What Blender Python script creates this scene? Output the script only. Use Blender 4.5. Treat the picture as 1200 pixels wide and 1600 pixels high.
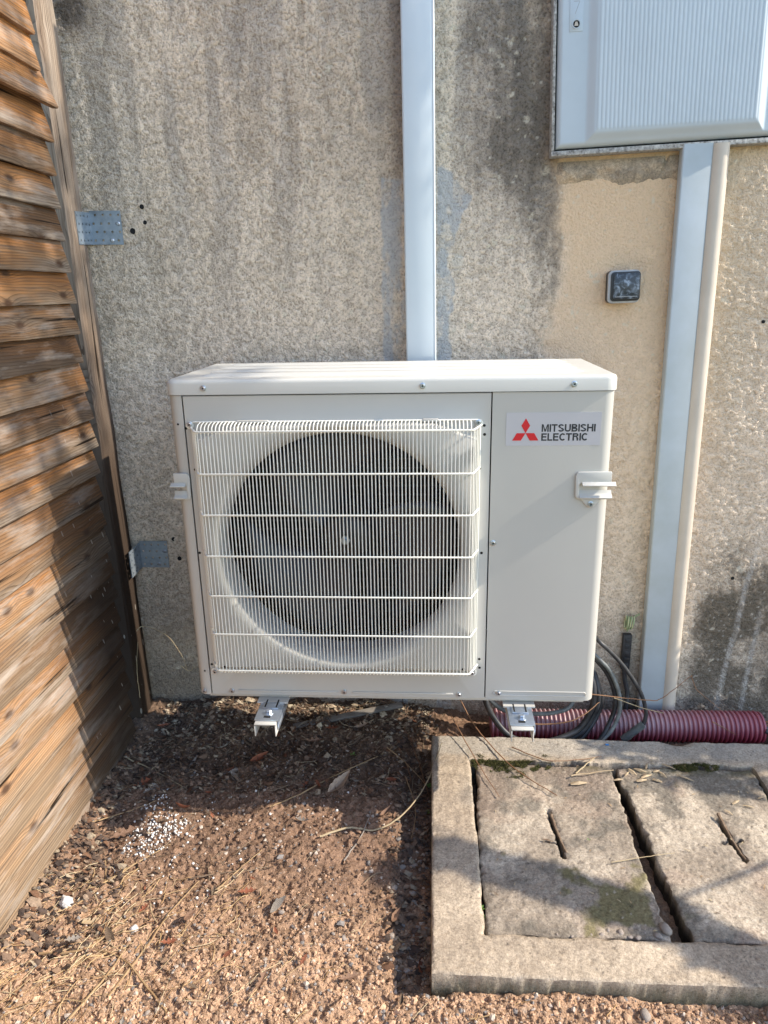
import bpy, bmesh, math, random
import numpy as np
from mathutils import Vector, Matrix, Euler

for o in list(bpy.data.objects): bpy.data.objects.remove(o)
scene = bpy.context.scene
COL = scene.collection
random.seed(7)
RNG = np.random.default_rng(11)
PI = math.pi
R = math.radians

# ------------------------------------------------------------------ camera
cd = bpy.data.cameras.new('camera'); cam = bpy.data.objects.new('camera', cd); COL.objects.link(cam)
cd.sensor_fit = 'VERTICAL'; cd.sensor_height = 36.0; cd.lens = 36.0*1117.19/1600.0
cd.clip_start = 0.02; cd.clip_end = 500
_f = Vector((-0.06736423, 0.95375156, -0.29295056)); _r = Vector((0.99772845, 0.06437962, -0.01982945)); _u = _r.cross(_f)
M = Matrix.Identity(4)
for i in range(3):
    M[i][0] = _r[i]; M[i][1] = _u[i]; M[i][2] = -_f[i]
M.translation = Vector((0.08397772, -1.75558054, 1.03580879))
cam.matrix_world = M
scene.camera = cam

# ------------------------------------------------------------------ light
SUN_EL, SUN_OFF = 37.0, 0.9          # the sun stands to the right, almost along the wall
to_sun = Vector((math.cos(R(SUN_EL))*math.cos(R(SUN_OFF)), -math.cos(R(SUN_EL))*math.sin(R(SUN_OFF)), math.sin(R(SUN_EL))))
w = bpy.data.worlds.new('World'); scene.world = w; w.use_nodes = True
nt = w.node_tree; bg = nt.nodes['Background']
sky = nt.nodes.new('ShaderNodeTexSky'); sky.sky_type = 'NISHITA'; sky.sun_disc = False
sky.sun_elevation = R(SUN_EL); sky.sun_rotation = math.atan2(to_sun.x, to_sun.y)
sky.air_density = 1.0; sky.dust_density = 0.6; sky.ozone_density = 1.0
nt.links.new(sky.outputs[0], bg.inputs[0]); bg.inputs[1].default_value = 0.15
sl = bpy.data.lights.new('sun', 'SUN'); sl.energy = 2.65; sl.angle = R(0.55); sl.color = (1.0, 0.90, 0.76)
sun = bpy.data.objects.new('sun', sl); COL.objects.link(sun)
sun.rotation_euler = (-to_sun).to_track_quat('-Z', 'Y').to_euler()
sun.location = (3, -1, 4)
vs = scene.view_settings
vs.view_transform = 'Standard'; vs.look = 'None'; vs.gamma = 1.0; vs.exposure = 1.48
try: vs.use_curve_mapping = False
except Exception: pass

# ------------------------------------------------------------------ noise helpers
def _hash(ix, iy, seed):
    h = (ix.astype(np.int64)*374761393 + iy.astype(np.int64)*668265263 + seed*974634777) & 0xffffffff
    h = ((h ^ (h >> 13))*1274126177) & 0xffffffff
    h = ((h ^ (h >> 16))*2246822519) & 0xffffffff
    h = h ^ (h >> 15)
    return (h & 0xffffff)/float(0xffffff)
def vn(x, y, cell, seed=0):
    x = np.asarray(x, float)/cell; y = np.asarray(y, float)/cell
    ix = np.floor(x); iy = np.floor(y); fx = x-ix; fy = y-iy
    fx = fx*fx*fx*(fx*(fx*6-15)+10); fy = fy*fy*fy*(fy*(fy*6-15)+10)
    a = _hash(ix, iy, seed); b = _hash(ix+1, iy, seed); c = _hash(ix, iy+1, seed); d = _hash(ix+1, iy+1, seed)
    return (a*(1-fx)+b*fx)*(1-fy)+(c*(1-fx)+d*fx)*fy
def fbm(x, y, cell, seed=0, octv=4, gain=.5):
    s = 0; a = 1; t = 0
    for o in range(octv):
        s = s+a*vn(x, y, cell/2**o, seed+o*17); t += a; a *= gain
    return s/t
def sst(a, b, x):
    t = np.clip((x-a)/(b-a), 0, 1); return t*t*(3-2*t)
def spots(x, y, cell, seed, rmin, rmax, dens):
    # round spots: one candidate per cell
    X = np.asarray(x)/cell; Y = np.asarray(y)/cell; out = np.zeros(np.shape(X))
    for dx in (-1, 0, 1):
        for dy in (-1, 0, 1):
            ix = np.floor(X)+dx; iy = np.floor(Y)+dy
            cx = ix+_hash(ix, iy, seed); cy = iy+_hash(ix, iy, seed+1)
            on = _hash(ix, iy, seed+2) < dens
            r = (rmin+(rmax-rmin)*_hash(ix, iy, seed+3)**2)/cell
            d = np.hypot(X-cx, Y-cy)
            out = np.maximum(out, np.where(on, 1-sst(.55, 1.0, d/r), 0))
    return out

# ------------------------------------------------------------------ materials
def mat(name, col=(.5,.5,.5), rough=.6, metal=0., spec=.5):
    m = bpy.data.materials.new(name); m.use_nodes = True
    b = m.node_tree.nodes['Principled BSDF']
    b.inputs['Base Color'].default_value = (*col, 1); b.inputs['Roughness'].default_value = rough
    b.inputs['Metallic'].default_value = metal; b.inputs['Specular IOR Level'].default_value = spec
    return m
def N(m, t, **kw):
    n = m.node_tree.nodes.new(t)
    for k, v in kw.items(): setattr(n, k, v)
    return n
def L(m, a, b): m.node_tree.links.new(a, b)
def bsdf(m): return m.node_tree.nodes['Principled BSDF']
def coords(m, kind='Object'):
    return N(m, 'ShaderNodeTexCoord').outputs[kind]
def noise(m, vec, scale, detail=4, rough=.55, dist=0.):
    n = N(m, 'ShaderNodeTexNoise'); n.inputs['Scale'].default_value = scale; n.inputs['Detail'].default_value = detail
    n.inputs['Roughness'].default_value = rough; n.inputs['Distortion'].default_value = dist
    if vec is not None: L(m, vec, n.inputs['Vector'])
    return n.outputs['Fac']
def ramp(m, fac, stops):
    r = N(m, 'ShaderNodeValToRGB'); e = r.color_ramp.elements
    while len(e) > 1: e.remove(e[-1])
    e[0].position = stops[0][0]; e[0].color = (*stops[0][1], 1)
    for p, c in stops[1:]:
        k = e.new(p); k.color = (*c, 1)
    L(m, fac, r.inputs['Fac']); return r.outputs['Color']
def mix(m, fac, a, b, mode='MIX'):
    n = N(m, 'ShaderNodeMix', data_type='RGBA', blend_type=mode)
    for sock, v in ((n.inputs['Factor'], fac), (n.inputs['A'], a), (n.inputs['B'], b)):
        pass
    ins = {'f': n.inputs[0], 'a': n.inputs[6], 'b': n.inputs[7]}
    for k, v in (('f', fac), ('a', a), ('b', b)):
        if isinstance(v, bpy.types.NodeSocket): L(m, v, ins[k])
        elif k == 'f': ins[k].default_value = v
        else: ins[k].default_value = (*v, 1)
    return n.outputs[2]
def mth(m, op, a, b=None, clamp=False):
    n = N(m, 'ShaderNodeMath', operation=op); n.use_clamp = clamp
    for i, v in enumerate((a, b)):
        if v is None: continue
        if isinstance(v, bpy.types.NodeSocket): L(m, v, n.inputs[i])
        else: n.inputs[i].default_value = v
    return n.outputs[0]
def mapping(m, vec, scale=(1,1,1), loc=None):
    n = N(m, 'ShaderNodeMapping'); n.inputs['Scale'].default_value = scale; L(m, vec, n.inputs['Vector'])
    if loc is not None: L(m, loc, n.inputs['Location'])
    return n.outputs[0]
def bump(m, h, strength=.3, dist=.001):
    n = N(m, 'ShaderNodeBump'); n.inputs['Strength'].default_value = strength; n.inputs['Distance'].default_value = dist
    L(m, h, n.inputs['Height']); L(m, n.outputs[0], bsdf(m).inputs['Normal'])
def mottled(name, c1, c2, rough=.6, scale=8, metal=0., bscale=None, bstr=.2, bdist=.0006, spec=.5):
    m = mat(name, c1, rough, metal, spec); v = coords(m)
    f = noise(m, v, scale, 5, .6)
    L(m, ramp(m, f, [(.35, c1), (.68, c2)]), bsdf(m).inputs['Base Color'])
    if bscale: bump(m, noise(m, v, bscale, 3), bstr, bdist)
    return m
def vcol(name, rough=.95, bscale=300, bstr=.5, bdist=.001, vscale=220, vamt=.35, spec=.25):
    m = mat(name, rough=rough, spec=spec); v = coords(m)
    a = N(m, 'ShaderNodeAttribute'); a.attribute_name = 'Col'
    n = noise(m, v, vscale, 3, .7)
    k = ramp(m, n, [(.25, (1-vamt,)*3), (.75, (1+vamt,)*3)])
    L(m, mix(m, 1.0, a.outputs['Color'], k, 'MULTIPLY'), bsdf(m).inputs['Base Color'])
    bump(m, noise(m, v, bscale, 4, .65), bstr, bdist)
    return m

M_wall = mat('roughcast', rough=.95, spec=.2)
v_ = coords(M_wall); a_ = N(M_wall, 'ShaderNodeAttribute'); a_.attribute_name = 'Col'
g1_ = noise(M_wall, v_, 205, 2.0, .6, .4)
k_ = ramp(M_wall, g1_, [(.33, (.60, .58, .555)), (.47, (.97, .965, .955)), (.64, (1.13, 1.13, 1.12))])  # relief shade and dirt in the grain's pits, put into the colour
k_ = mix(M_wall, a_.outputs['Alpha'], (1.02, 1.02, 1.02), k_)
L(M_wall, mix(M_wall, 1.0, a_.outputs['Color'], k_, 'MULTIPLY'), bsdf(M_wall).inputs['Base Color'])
bump(M_wall, g1_, .95, .0048)
M_soil = vcol('soil', .95, 330, 1.0, .0035, 260, .5)
M_conc = vcol('old_concrete', .95, 380, .75, .0020, 210, .42, .15)
v_ = coords(M_conc); b_ = bsdf(M_conc); src_ = b_.inputs['Base Color'].links[0].from_socket
g_ = ramp(M_conc, noise(M_conc, v_, 560, 2, .6), [(.30, (.52, .50, .47)), (.42, (1., 1., 1.)), (.62, (1., 1., 1.)), (.74, (1.3, 1.28, 1.25))])
L(M_conc, mix(M_conc, 1.0, src_, g_, 'MULTIPLY'), b_.inputs['Base Color'])
M_clod = vcol('clod', .95, 500, .6, .0015, 200, .3)

def paint(name, c, rough=.35, dirt_shade=.06):
    m = mat(name, c, rough, 0, .5); v = coords(m)
    n = noise(m, v, 5, 6, .65); c2 = tuple(x*(1-dirt_shade*2) for x in c)
    L(m, ramp(m, n, [(.38, c), (.75, c2)]), bsdf(m).inputs['Base Color'])
    rn = noise(m, v, 30, 3)
    L(m, mth(m, 'ADD', mth(m, 'MULTIPLY', rn, .2), rough-.1), bsdf(m).inputs['Roughness'])
    bump(m, noise(m, v, 700, 2), .06, .0003)
    return m
M_unit = paint('cream_enamel', (.49, .477, .435), .36, .015)
M_lid = paint('cream_enamel_lid', (.59, .585, .54), .36, .02)
M_grille = paint('cream_coated_wire', (.74, .73, .66), .4, .01)
M_bell = paint('cream_plastic', (.54, .53, .485), .45, .01)
M_black = mat('dark_interior', (.012, .012, .013), .7)
M_fin = mottled('coil_fins', (.008, .008, .008), (.018, .017, .016), .5, 60)
M_tube = mat('coil_tube', (.12, .11, .10), .4, .5)
M_blade = mottled('fan_plastic', (.012, .014, .020), (.018, .021, .029), .42, 14)
M_hub = mat('fan_hub_black', (.008, .009, .011), .5)
M_zinc = mottled('zinc_plated', (.52, .58, .66), (.40, .45, .52), .34, 40, .85)
M_galv = mottled('galvanised_sheet', (.28, .34, .40), (.38, .44, .50), .48, 60, .7)
M_screw = mottled('screw_steel', (.42, .46, .54), (.55, .58, .62), .3, 200, .9)
M_hole = mat('hole_dark', (.008, .008, .008), .9)
M_sticker = mat('sticker_white', (.52, .51, .52), .26)
M_red = mat('logo_red', (.62, .012, .022), .35)
M_ink = mat('logo_ink', (.022, .022, .028), .4)
M_trunk = paint('white_pvc', (.56, .63, .675), .42, .03)
M_door = paint('box_grey_plastic', (.49, .555, .595), .45, .05)
M_rim = mottled('box_rim', (.50, .50, .48), (.12, .11, .10), .7, 160, 0, 200)
M_cond = mottled('grey_pvc', (.46, .51, .535), (.40, .44, .44), .5, 9, 0, 300, .1)
M_pipe = mottled('cream_pvc', (.60, .53, .44), (.50, .44, .36), .5, 7)
M_swf = mottled('switch_frame', (.42, .43, .44), (.33, .34, .35), .45, 60)
M_swd = mat('smoked_flap', (.03, .035, .045), .3)
v_ = coords(M_swd); n_ = noise(M_swd, v_, 75, 3, .6, .6)
L(M_swd, ramp(M_swd, n_, [(.46, (.022, .026, .034)), (.56, (.09, .11, .14)), (.68, (.26, .31, .37))]), bsdf(M_swd).inputs['Base Color'])
M_swb = mat('switch_body_black', (.02, .021, .024), .4)
M_cable = mottled('black_cable', (.014, .014, .016), (.045, .045, .048), .48, 40)
M_cableg = mottled('grey_cable', (.10, .11, .11), (.20, .21, .20), .5, 60)
M_earth = mat('green_yellow_wire', (.30, .33, .10), .4)
v_ = coords(M_earth); wv = N(M_earth, 'ShaderNodeTexWave'); wv.inputs['Scale'].default_value = 60; L(M_earth, v_, wv.inputs['Vector'])
L(M_earth, ramp(M_earth, wv.outputs['Fac'], [(.3, (.22, .32, .16)), (.6, (.55, .53, .30))]), bsdf(M_earth).inputs['Base Color'])
M_redp = mat('red_corrugated', (.22, .025, .045), .5)
v_ = coords(M_redp); g_ = N(M_redp, 'ShaderNodeNewGeometry'); sx_ = N(M_redp, 'ShaderNodeSeparateXYZ'); L(M_redp, g_.outputs['Normal'], sx_.inputs[0])
px_ = N(M_redp, 'ShaderNodeSeparateXYZ'); L(M_redp, g_.outputs['Position'], px_.inputs[0])
dust = mth(M_redp, 'MULTIPLY', mth(M_redp, 'ADD', sx_.outputs[2], .35, True), mth(M_redp, 'ADD', noise(M_redp, v_, 35, 4), .25), True)
dx_ = mth(M_redp, 'MULTIPLY', mth(M_redp, 'SUBTRACT', 1.08, px_.outputs[0]), 2.2, True)
L(M_redp, mix(M_redp, mth(M_redp, 'MULTIPLY', dust, dx_, True), (.30, .034, .07), (.42, .31, .32)), bsdf(M_redp).inputs['Base Color'])
M_foam = mottled('polystyrene', (.78, .76, .73), (.55, .51, .46), .8, 160, 0, 400, .5, .001)
M_chip = mottled('pale_wood_chip', (.46, .35, .22), (.34, .25, .15), .8, 40)
M_straw = mottled('dry_straw', (.40, .27, .14), (.25, .15, .07), .75, 30)
M_needle = mottled('pine_needle', (.20, .10, .05), (.30, .16, .08), .7, 30)
M_twigp = mottled('pale_stem', (.46, .37, .23), (.34, .25, .14), .75, 30)
M_leafb = mottled('dead_leaf_brown', (.27, .16, .10), (.17, .095, .06), .75, 45, 0, 120, .6, .002)
M_leafr = mottled('dead_leaf_rust', (.30, .10, .045), (.19, .06, .03), .75, 45, 0, 120, .6, .002)
M_leafg = mottled('dead_leaf_grey', (.30, .26, .22), (.20, .17, .14), .75, 45, 0, 120, .6, .002)
M_leafp = mottled('dead_leaf_pale', (.40, .30, .215), (.30, .21, .15), .75, 45, 0, 120, .6, .002)
M_bark = mottled('bark_bit', (.13, .085, .055), (.24, .17, .11), .9, 50, 0, 120, .8, .003)
M_stone = mottled('pebble', (.36, .30, .25), (.25, .21, .18), .85, 50, 0, 150, .5, .002)
M_moss = mottled('moss', (.055, .06, .014), (.12, .105, .03), .95, 90)
M_green = mat('green_leaf', (.14, .26, .05), .5)
M_bar = mottled('grey_slat', (.20, .18, .16), (.13, .115, .10), .85, 30, 0, 150)
M_mortar = mottled('mortar', (.40, .31, .22), (.30, .23, .17), .95, 40, 0, 90, .7, .006)
M_foliage = mat('foliage', (.06, .09, .03), .6)
M_tbark = mottled('tree_bark', (.09, .07, .05), (.15, .12, .09), .9, 12, 0, 40, .6, .01)

# weathered wood: grain along y (object coords), board height in z
def wood(name, tint=(1,1,1), post=False):
    m = mat(name, rough=.8, spec=.08)
    tc = N(m, 'ShaderNodeTexCoord'); oi = N(m, 'ShaderNodeObjectInfo'); ge = N(m, 'ShaderNodeNewGeometry')
    rnd = oi.outputs['Random']
    cmb = N(m, 'ShaderNodeCombineXYZ')
    L(m, mth(m, 'MULTIPLY', rnd, 37.0), cmb.inputs[0]); L(m, mth(m, 'MULTIPLY', rnd, 91.0), cmb.inputs[1]); L(m, mth(m, 'MULTIPLY', rnd, 13.0), cmb.inputs[2])
    add = N(m, 'ShaderNodeVectorMath', operation='ADD'); L(m, tc.outputs['Object'], add.inputs[0]); L(m, cmb.outputs[0], add.inputs[1])
    P = add.outputs[0]
    sc = (1, 12, 1) if post else (1, 1, 12)
    along = (12, 12, 1) if post else (12, 1, 12)
    # knots
    vk = N(m, 'ShaderNodeTexVoronoi'); vk.voronoi_dimensions = '2D'; vk.feature = 'F1'; vk.inputs['Scale'].default_value = 1.0
    s0 = N(m, 'ShaderNodeSeparateXYZ'); L(m, P, s0.inputs[0]); c0 = N(m, 'ShaderNodeCombineXYZ')
    L(m, mth(m, 'MULTIPLY', s0.outputs[2 if post else 1], 5.5), c0.inputs[0]); L(m, mth(m, 'MULTIPLY', s0.outputs[1 if post else 2], 11.0), c0.inputs[1])
    L(m, c0.outputs[0], vk.inputs['Vector'])
    kd = vk.outputs['Distance']
    knot = mth(m, 'SUBTRACT', 1.0, mth(m, 'MULTIPLY', kd, 9.0), True)        # 1 at the knot centre
    kw = mth(m, 'POWER', mth(m, 'SUBTRACT', 1.0, mth(m, 'MULTIPLY', kd, 2.6), True), 2.0)
    low = noise(m, mapping(m, P, (3, 1.5, 7) if not post else (7, 7, 1.5)), 1.0, 2, .45)
    sq = N(m, 'ShaderNodeSeparateXYZ'); L(m, P, sq.inputs[0])
    field = mth(m, 'ADD', mth(m, 'ADD', mth(m, 'MULTIPLY', low, 7.5), mth(m, 'MULTIPLY', kw, 2.6)), mth(m, 'MULTIPLY', sq.outputs[1 if post else 2], 190.0))
    sw = mth(m, 'FRACT', mth(m, 'ADD', field, mth(m, 'MULTIPLY', noise(m, mapping(m, P, along), 6, 3), .5)))
    ring = mth(m, 'MULTIPLY', mth(m, 'POWER', sw, 3.0), mth(m, 'MULTIPLY', noise(m, mapping(m, P, (3, 2, 14) if not post else (8, 8, 2)), 1.0, 3), 1.5))                                             # dark late wood lines
    fine = noise(m, mapping(m, P, (90, 5, 260) if not post else (260, 260, 5)), 1.0, 4, .6)
    sz = N(m, 'ShaderNodeSeparateXYZ'); L(m, tc.outputs['Object'], sz.inputs[0])
    big = noise(m, mapping(m, P, (3, 2.5, 20) if not post else (10, 10, 2)), 1.0, 4, .6)
    if post:
        base = ramp(m, big, [(.3, (.25, .18, .13)), (.6, (.35, .29, .235))])
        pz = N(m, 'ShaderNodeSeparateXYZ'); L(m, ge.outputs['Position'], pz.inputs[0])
        dk = mth(m, 'MULTIPLY', mth(m, 'SUBTRACT', 1.25, pz.outputs[2]), 1.6, True)  # lower post darkened in colour to carry the heat pump's shadow
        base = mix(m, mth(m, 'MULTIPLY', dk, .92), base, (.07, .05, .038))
    else:
        t = mth(m, 'ADD', mth(m, 'MULTIPLY', sz.outputs[2], 16.0), mth(m, 'MULTIPLY', mth(m, 'SUBTRACT', big, .5), 2.6))
        base = ramp(m, mth(m, 'ADD', t, .2), [(.0, (.34, .285, .225)), (.35, (.29, .205, .135)), (.66, (.36, .19, .085)), (1., (.33, .15, .055))])
        L(m, rnd, N(m, 'ShaderNodeMath').inputs[0])
        v2 = mth(m, 'FRACT', mth(m, 'MULTIPLY', rnd, 7.31))
        base = mix(m, mth(m, 'MULTIPLY', v2, .92), base, (.075, .048, .031))
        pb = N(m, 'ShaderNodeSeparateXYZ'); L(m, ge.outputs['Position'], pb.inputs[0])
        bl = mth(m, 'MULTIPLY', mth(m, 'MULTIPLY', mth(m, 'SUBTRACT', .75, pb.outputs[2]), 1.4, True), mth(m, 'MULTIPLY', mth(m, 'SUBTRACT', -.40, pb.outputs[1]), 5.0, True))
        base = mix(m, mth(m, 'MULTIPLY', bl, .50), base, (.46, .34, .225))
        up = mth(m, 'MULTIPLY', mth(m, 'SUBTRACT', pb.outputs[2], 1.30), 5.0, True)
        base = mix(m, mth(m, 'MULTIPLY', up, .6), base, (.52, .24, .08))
    c = mix(m, mth(m, 'MULTIPLY', ring, .85, True), base, (.045, .026, .015))
    c = mix(m, mth(m, 'MULTIPLY', mth(m, 'SUBTRACT', fine, .44, True), 3.2, True), c, (.10, .072, .055))
    if not post:
        c = mix(m, mth(m, 'MULTIPLY', knot, 1.6, True), c, (.085, .05, .032))
    ck = noise(m, mapping(m, P, (30, 2.2, 75) if not post else (75, 75, 2.2)), 1.0, 2, .5)
    c = mix(m, mth(m, 'MULTIPLY', mth(m, 'SUBTRACT', ck, .655, True), 22.0, True), c, (.018, .012, .008))
    # weather: grey bleaching
    dkk = mth(m, 'SUBTRACT', 1.0, dk, True) if post else 1.0
    gr = noise(m, mapping(m, P, (5, 4, 30) if not post else (20, 20, 3)), 1.0, 5, .65)
    c = mix(m, mth(m, 'MULTIPLY', mth(m, 'MULTIPLY', mth(m, 'SUBTRACT', gr, .50, True), 3.4, True), dkk), c, (.40, .355, .31))
    # heat pump's cast shadow painted into the wood by the post, with pale drips
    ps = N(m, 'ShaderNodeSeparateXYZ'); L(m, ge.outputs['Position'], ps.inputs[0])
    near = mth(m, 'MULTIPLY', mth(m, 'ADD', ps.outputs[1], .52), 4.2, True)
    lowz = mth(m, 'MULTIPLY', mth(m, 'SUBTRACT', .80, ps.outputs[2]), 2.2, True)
    cast_shade = mth(m, 'MULTIPLY', near, lowz)
    c = mix(m, mth(m, 'MULTIPLY', cast_shade, .88), c, (.036, .026, .020))
    vd = N(m, 'ShaderNodeTexVoronoi'); vd.inputs['Scale'].default_value = 1.0
    L(m, mapping(m, ge.outputs['Position'], (60, 75, 22)), vd.inputs['Vector'])
    sel = N(m, 'ShaderNodeSeparateColor'); L(m, vd.outputs['Color'], sel.inputs[0])
    drip = mth(m, 'MULTIPLY', mth(m, 'LESS_THAN', vd.outputs['Distance'], mth(m, 'MULTIPLY', sel.outputs[1], .22)), mth(m, 'GREATER_THAN', sel.outputs[0], .66))
    c = mix(m, mth(m, 'MULTIPLY', mth(m, 'MULTIPLY', drip, mth(m, 'MULTIPLY', near, mth(m, 'MULTIPLY', mth(m, 'SUBTRACT', .95, ps.outputs[2]), 3.0, True))), .42), c, (.50, .47, .42))
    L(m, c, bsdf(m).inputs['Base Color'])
    h = mth(m, 'SUBTRACT', mth(m, 'MULTIPLY', fine, .6), mth(m, 'MULTIPLY', ring, .8))
    bump(m, h, .6, .0011)
    return m
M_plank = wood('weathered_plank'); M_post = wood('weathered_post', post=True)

# ------------------------------------------------------------------ mesh helpers
def tag(o, label=None, cat=None, group=None, kind=None):
    if label: o['label'] = label
    if cat: o['category'] = cat
    if group: o['group'] = group
    if kind: o['kind'] = kind
    return o
def empty(name, loc=(0,0,0), rot=(0,0,0)):
    o = bpy.data.objects.new(name, None); COL.objects.link(o); o.location = loc; o.rotation_euler = rot
    o.empty_display_size = .05
    return o
def link(name, me, m=None, parent=None):
    o = bpy.data.objects.new(name, me); COL.objects.link(o)
    if m is not None and not me.materials: me.materials.append(m)
    if parent is not None: o.parent = parent
    return o
class MB:
    def __init__(s): s.v = []; s.f = []
    def add(s, vs, fs):
        b = len(s.v); s.v += [tuple(p) for p in vs]; s.f += [tuple(i+b for i in f) for f in fs]; return s
    def box(s, x0, x1, y0, y1, z0, z1, rot=None, piv=None):
        vs = [(x, y, z) for z in (z0, z1) for y in (y0, y1) for x in (x0, x1)]
        if rot is not None:
            pv = Vector(piv if piv else ((x0+x1)/2, (y0+y1)/2, (z0+z1)/2)); q = Euler(rot).to_matrix()
            vs = [tuple(q@(Vector(p)-pv)+pv) for p in vs]
        return s.add(vs, [(0,2,3,1), (4,5,7,6), (0,1,5,4), (2,6,7,3), (0,4,6,2), (1,3,7,5)])
    def tube(s, pts, r, seg=8, cap=True):
        pts = [Vector(p) for p in pts]; n = len(pts); rs = r if hasattr(r, '__len__') else [r]*n
        ring = []; prev = None; vs = []
        for i, p in enumerate(pts):
            t = (pts[min(i+1, n-1)]-pts[max(i-1, 0)]).normalized()
            if prev is None:
                a = Vector((0, 0, 1)) if abs(t.z) < .9 else Vector((1, 0, 0)); u = t.cross(a).normalized()
            else:
                u = (prev-t*prev.dot(t)).normalized()
            prev = u; b = t.cross(u)
            for k in range(seg):
                a = 2*PI*k/seg; vs.append(p+(u*math.cos(a)+b*math.sin(a))*rs[i])
        fs = []
        for i in range(n-1):
            for k in range(seg):
                fs.append((i*seg+k, i*seg+(k+1) % seg, (i+1)*seg+(k+1) % seg, (i+1)*seg+k))
        if cap: fs += [tuple(range(seg))[::-1], tuple((n-1)*seg+k for k in range(seg))]
        return s.add(vs, fs)
    def lathe(s, prof, axis='y', c=(0,0,0), seg=24, cap=True):   # prof: (radius, distance along axis)
        vs = []; fs = []; n = len(prof)
        for (r, h) in prof:
            for k in range(seg):
                a = 2*PI*k/seg; u, w_ = r*math.cos(a), r*math.sin(a)
                p = {'y': (u, h, w_), 'x': (h, u, w_), 'z': (u, w_, h)}[axis]
                vs.append((p[0]+c[0], p[1]+c[1], p[2]+c[2]))
        for i in range(n-1):
            for k in range(seg):
                fs.append((i*seg+k, i*seg+(k+1) % seg, (i+1)*seg+(k+1) % seg, (i+1)*seg+k))
        if cap and prof[0][0] > 0: fs.append(tuple(range(seg)))
        if cap and prof[-1][0] > 0: fs.append(tuple((n-1)*seg+k for k in range(seg)))
        return s.add(vs, fs)
    def prism(s, poly, a0, a1, axis='y'):              # polygon extruded along an axis
        def P(u, w_, h): return {'y': (u, h, w_), 'x': (h, u, w_), 'z': (u, w_, h)}[axis]
        n = len(poly); vs = [P(u, w_, a0) for u, w_ in poly]+[P(u, w_, a1) for u, w_ in poly]
        fs = [tuple(range(n)), tuple(range(2*n-1, n-1, -1))]+[(i, i+n, (i+1) % n+n, (i+1) % n) for i in range(n)]
        return s.add(vs, fs)
    def mesh(s, name, smooth=False, bevel=0., bseg=2, angle=35):
        me = bpy.data.meshes.new(name); me.from_pydata(s.v, [], s.f); me.validate()
        bm = bmesh.new(); bm.from_mesh(me); bmesh.ops.remove_doubles(bm, verts=bm.verts, dist=1e-6)
        bmesh.ops.recalc_face_normals(bm, faces=bm.faces)
        if bevel:
            es = [e for e in bm.edges if len(e.link_faces) == 2 and e.calc_face_angle(0) > R(angle)]
            bmesh.ops.bevel(bm, geom=es, offset=bevel, segments=bseg, affect='EDGES', profile=.5, clamp_overlap=True)
        if smooth or bevel:
            for f in bm.faces: f.smooth = True
            for e in bm.edges:
                if len(e.link_faces) == 2: e.smooth = e.calc_face_angle(0) < R(42)
        bm.to_mesh(me); bm.free(); return me
    def build(s, name, m, parent=None, **kw): return link(name, s.mesh(name, **kw), m, parent)

def grid_mesh(name, P, cols=None, alpha=None, smooth=True):
    """P: (nu,nv,3) array -> mesh (fast)"""
    nu, nv = P.shape[:2]; me = bpy.data.meshes.new(name)
    me.vertices.add(nu*nv); me.vertices.foreach_set('co', P.reshape(-1).astype(np.float32))
    i, j = np.meshgrid(np.arange(nu-1), np.arange(nv-1), indexing='ij')
    a = (i*nv+j).ravel(); q = np.stack([a, a+nv, a+nv+1, a+1], 1).astype(np.int32)
    n = len(q); me.loops.add(n*4); me.loops.foreach_set('vertex_index', q.ravel())
    me.polygons.add(n); me.polygons.foreach_set('loop_start', np.arange(0, n*4, 4, dtype=np.int32))
    try: me.polygons.foreach_set('loop_total', np.full(n, 4, dtype=np.int32))
    except Exception: pass
    me.polygons.foreach_set('use_smooth', np.full(n, smooth))
    if cols is not None:
        ca = me.color_attributes.new('Col', 'FLOAT_COLOR', 'POINT')
        c4 = np.ones((nu*nv, 4), np.float32); c4[:, :3] = cols.reshape(-1, 3)
        if alpha is not None: c4[:, 3] = alpha.reshape(-1)
        ca.data.foreach_set('color', c4.ravel())
    me.update(); return me
def soup(name, V, F, cols=None, smooth=False):
    me = bpy.data.meshes.new(name); V = np.asarray(V, np.float32); F = np.asarray(F, np.int32); k = F.shape[1]; n = len(F)
    me.vertices.add(len(V)); me.vertices.foreach_set('co', V.ravel())
    me.loops.add(n*k); me.loops.foreach_set('vertex_index', F.ravel())
    me.polygons.add(n); me.polygons.foreach_set('loop_start', np.arange(0, n*k, k, dtype=np.int32))
    try: me.polygons.foreach_set('loop_total', np.full(n, k, dtype=np.int32))
    except Exception: pass
    me.polygons.foreach_set('use_smooth', np.full(n, smooth))
    if cols is not None:
        ca = me.color_attributes.new('Col', 'FLOAT_COLOR', 'POINT')
        c4 = np.ones((len(V), 4), np.float32); c4[:, :3] = cols; ca.data.foreach_set('color', c4.ravel())
    me.update(); return me
def lerp3(a, b, t): return np.asarray(a)*(1-t[..., None])+np.asarray(b)*t[..., None]
def tint(c, col, t): return c*(1-t[..., None])+np.asarray(col)*t[..., None]
def spline(pts, n=8):
    pts = [Vector(p) for p in pts]; out = []
    for i in range(len(pts)-1):
        p0 = pts[max(i-1, 0)]; p1 = pts[i]; p2 = pts[i+1]; p3 = pts[min(i+2, len(pts)-1)]
        for k in range(n):
            t = k/n
            out.append(.5*((2*p1)+(p2-p0)*t+(2*p0-5*p1+4*p2-p3)*t*t+(3*p1-p0-3*p2+p3)*t**3))
    out.append(pts[-1]); return out
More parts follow.
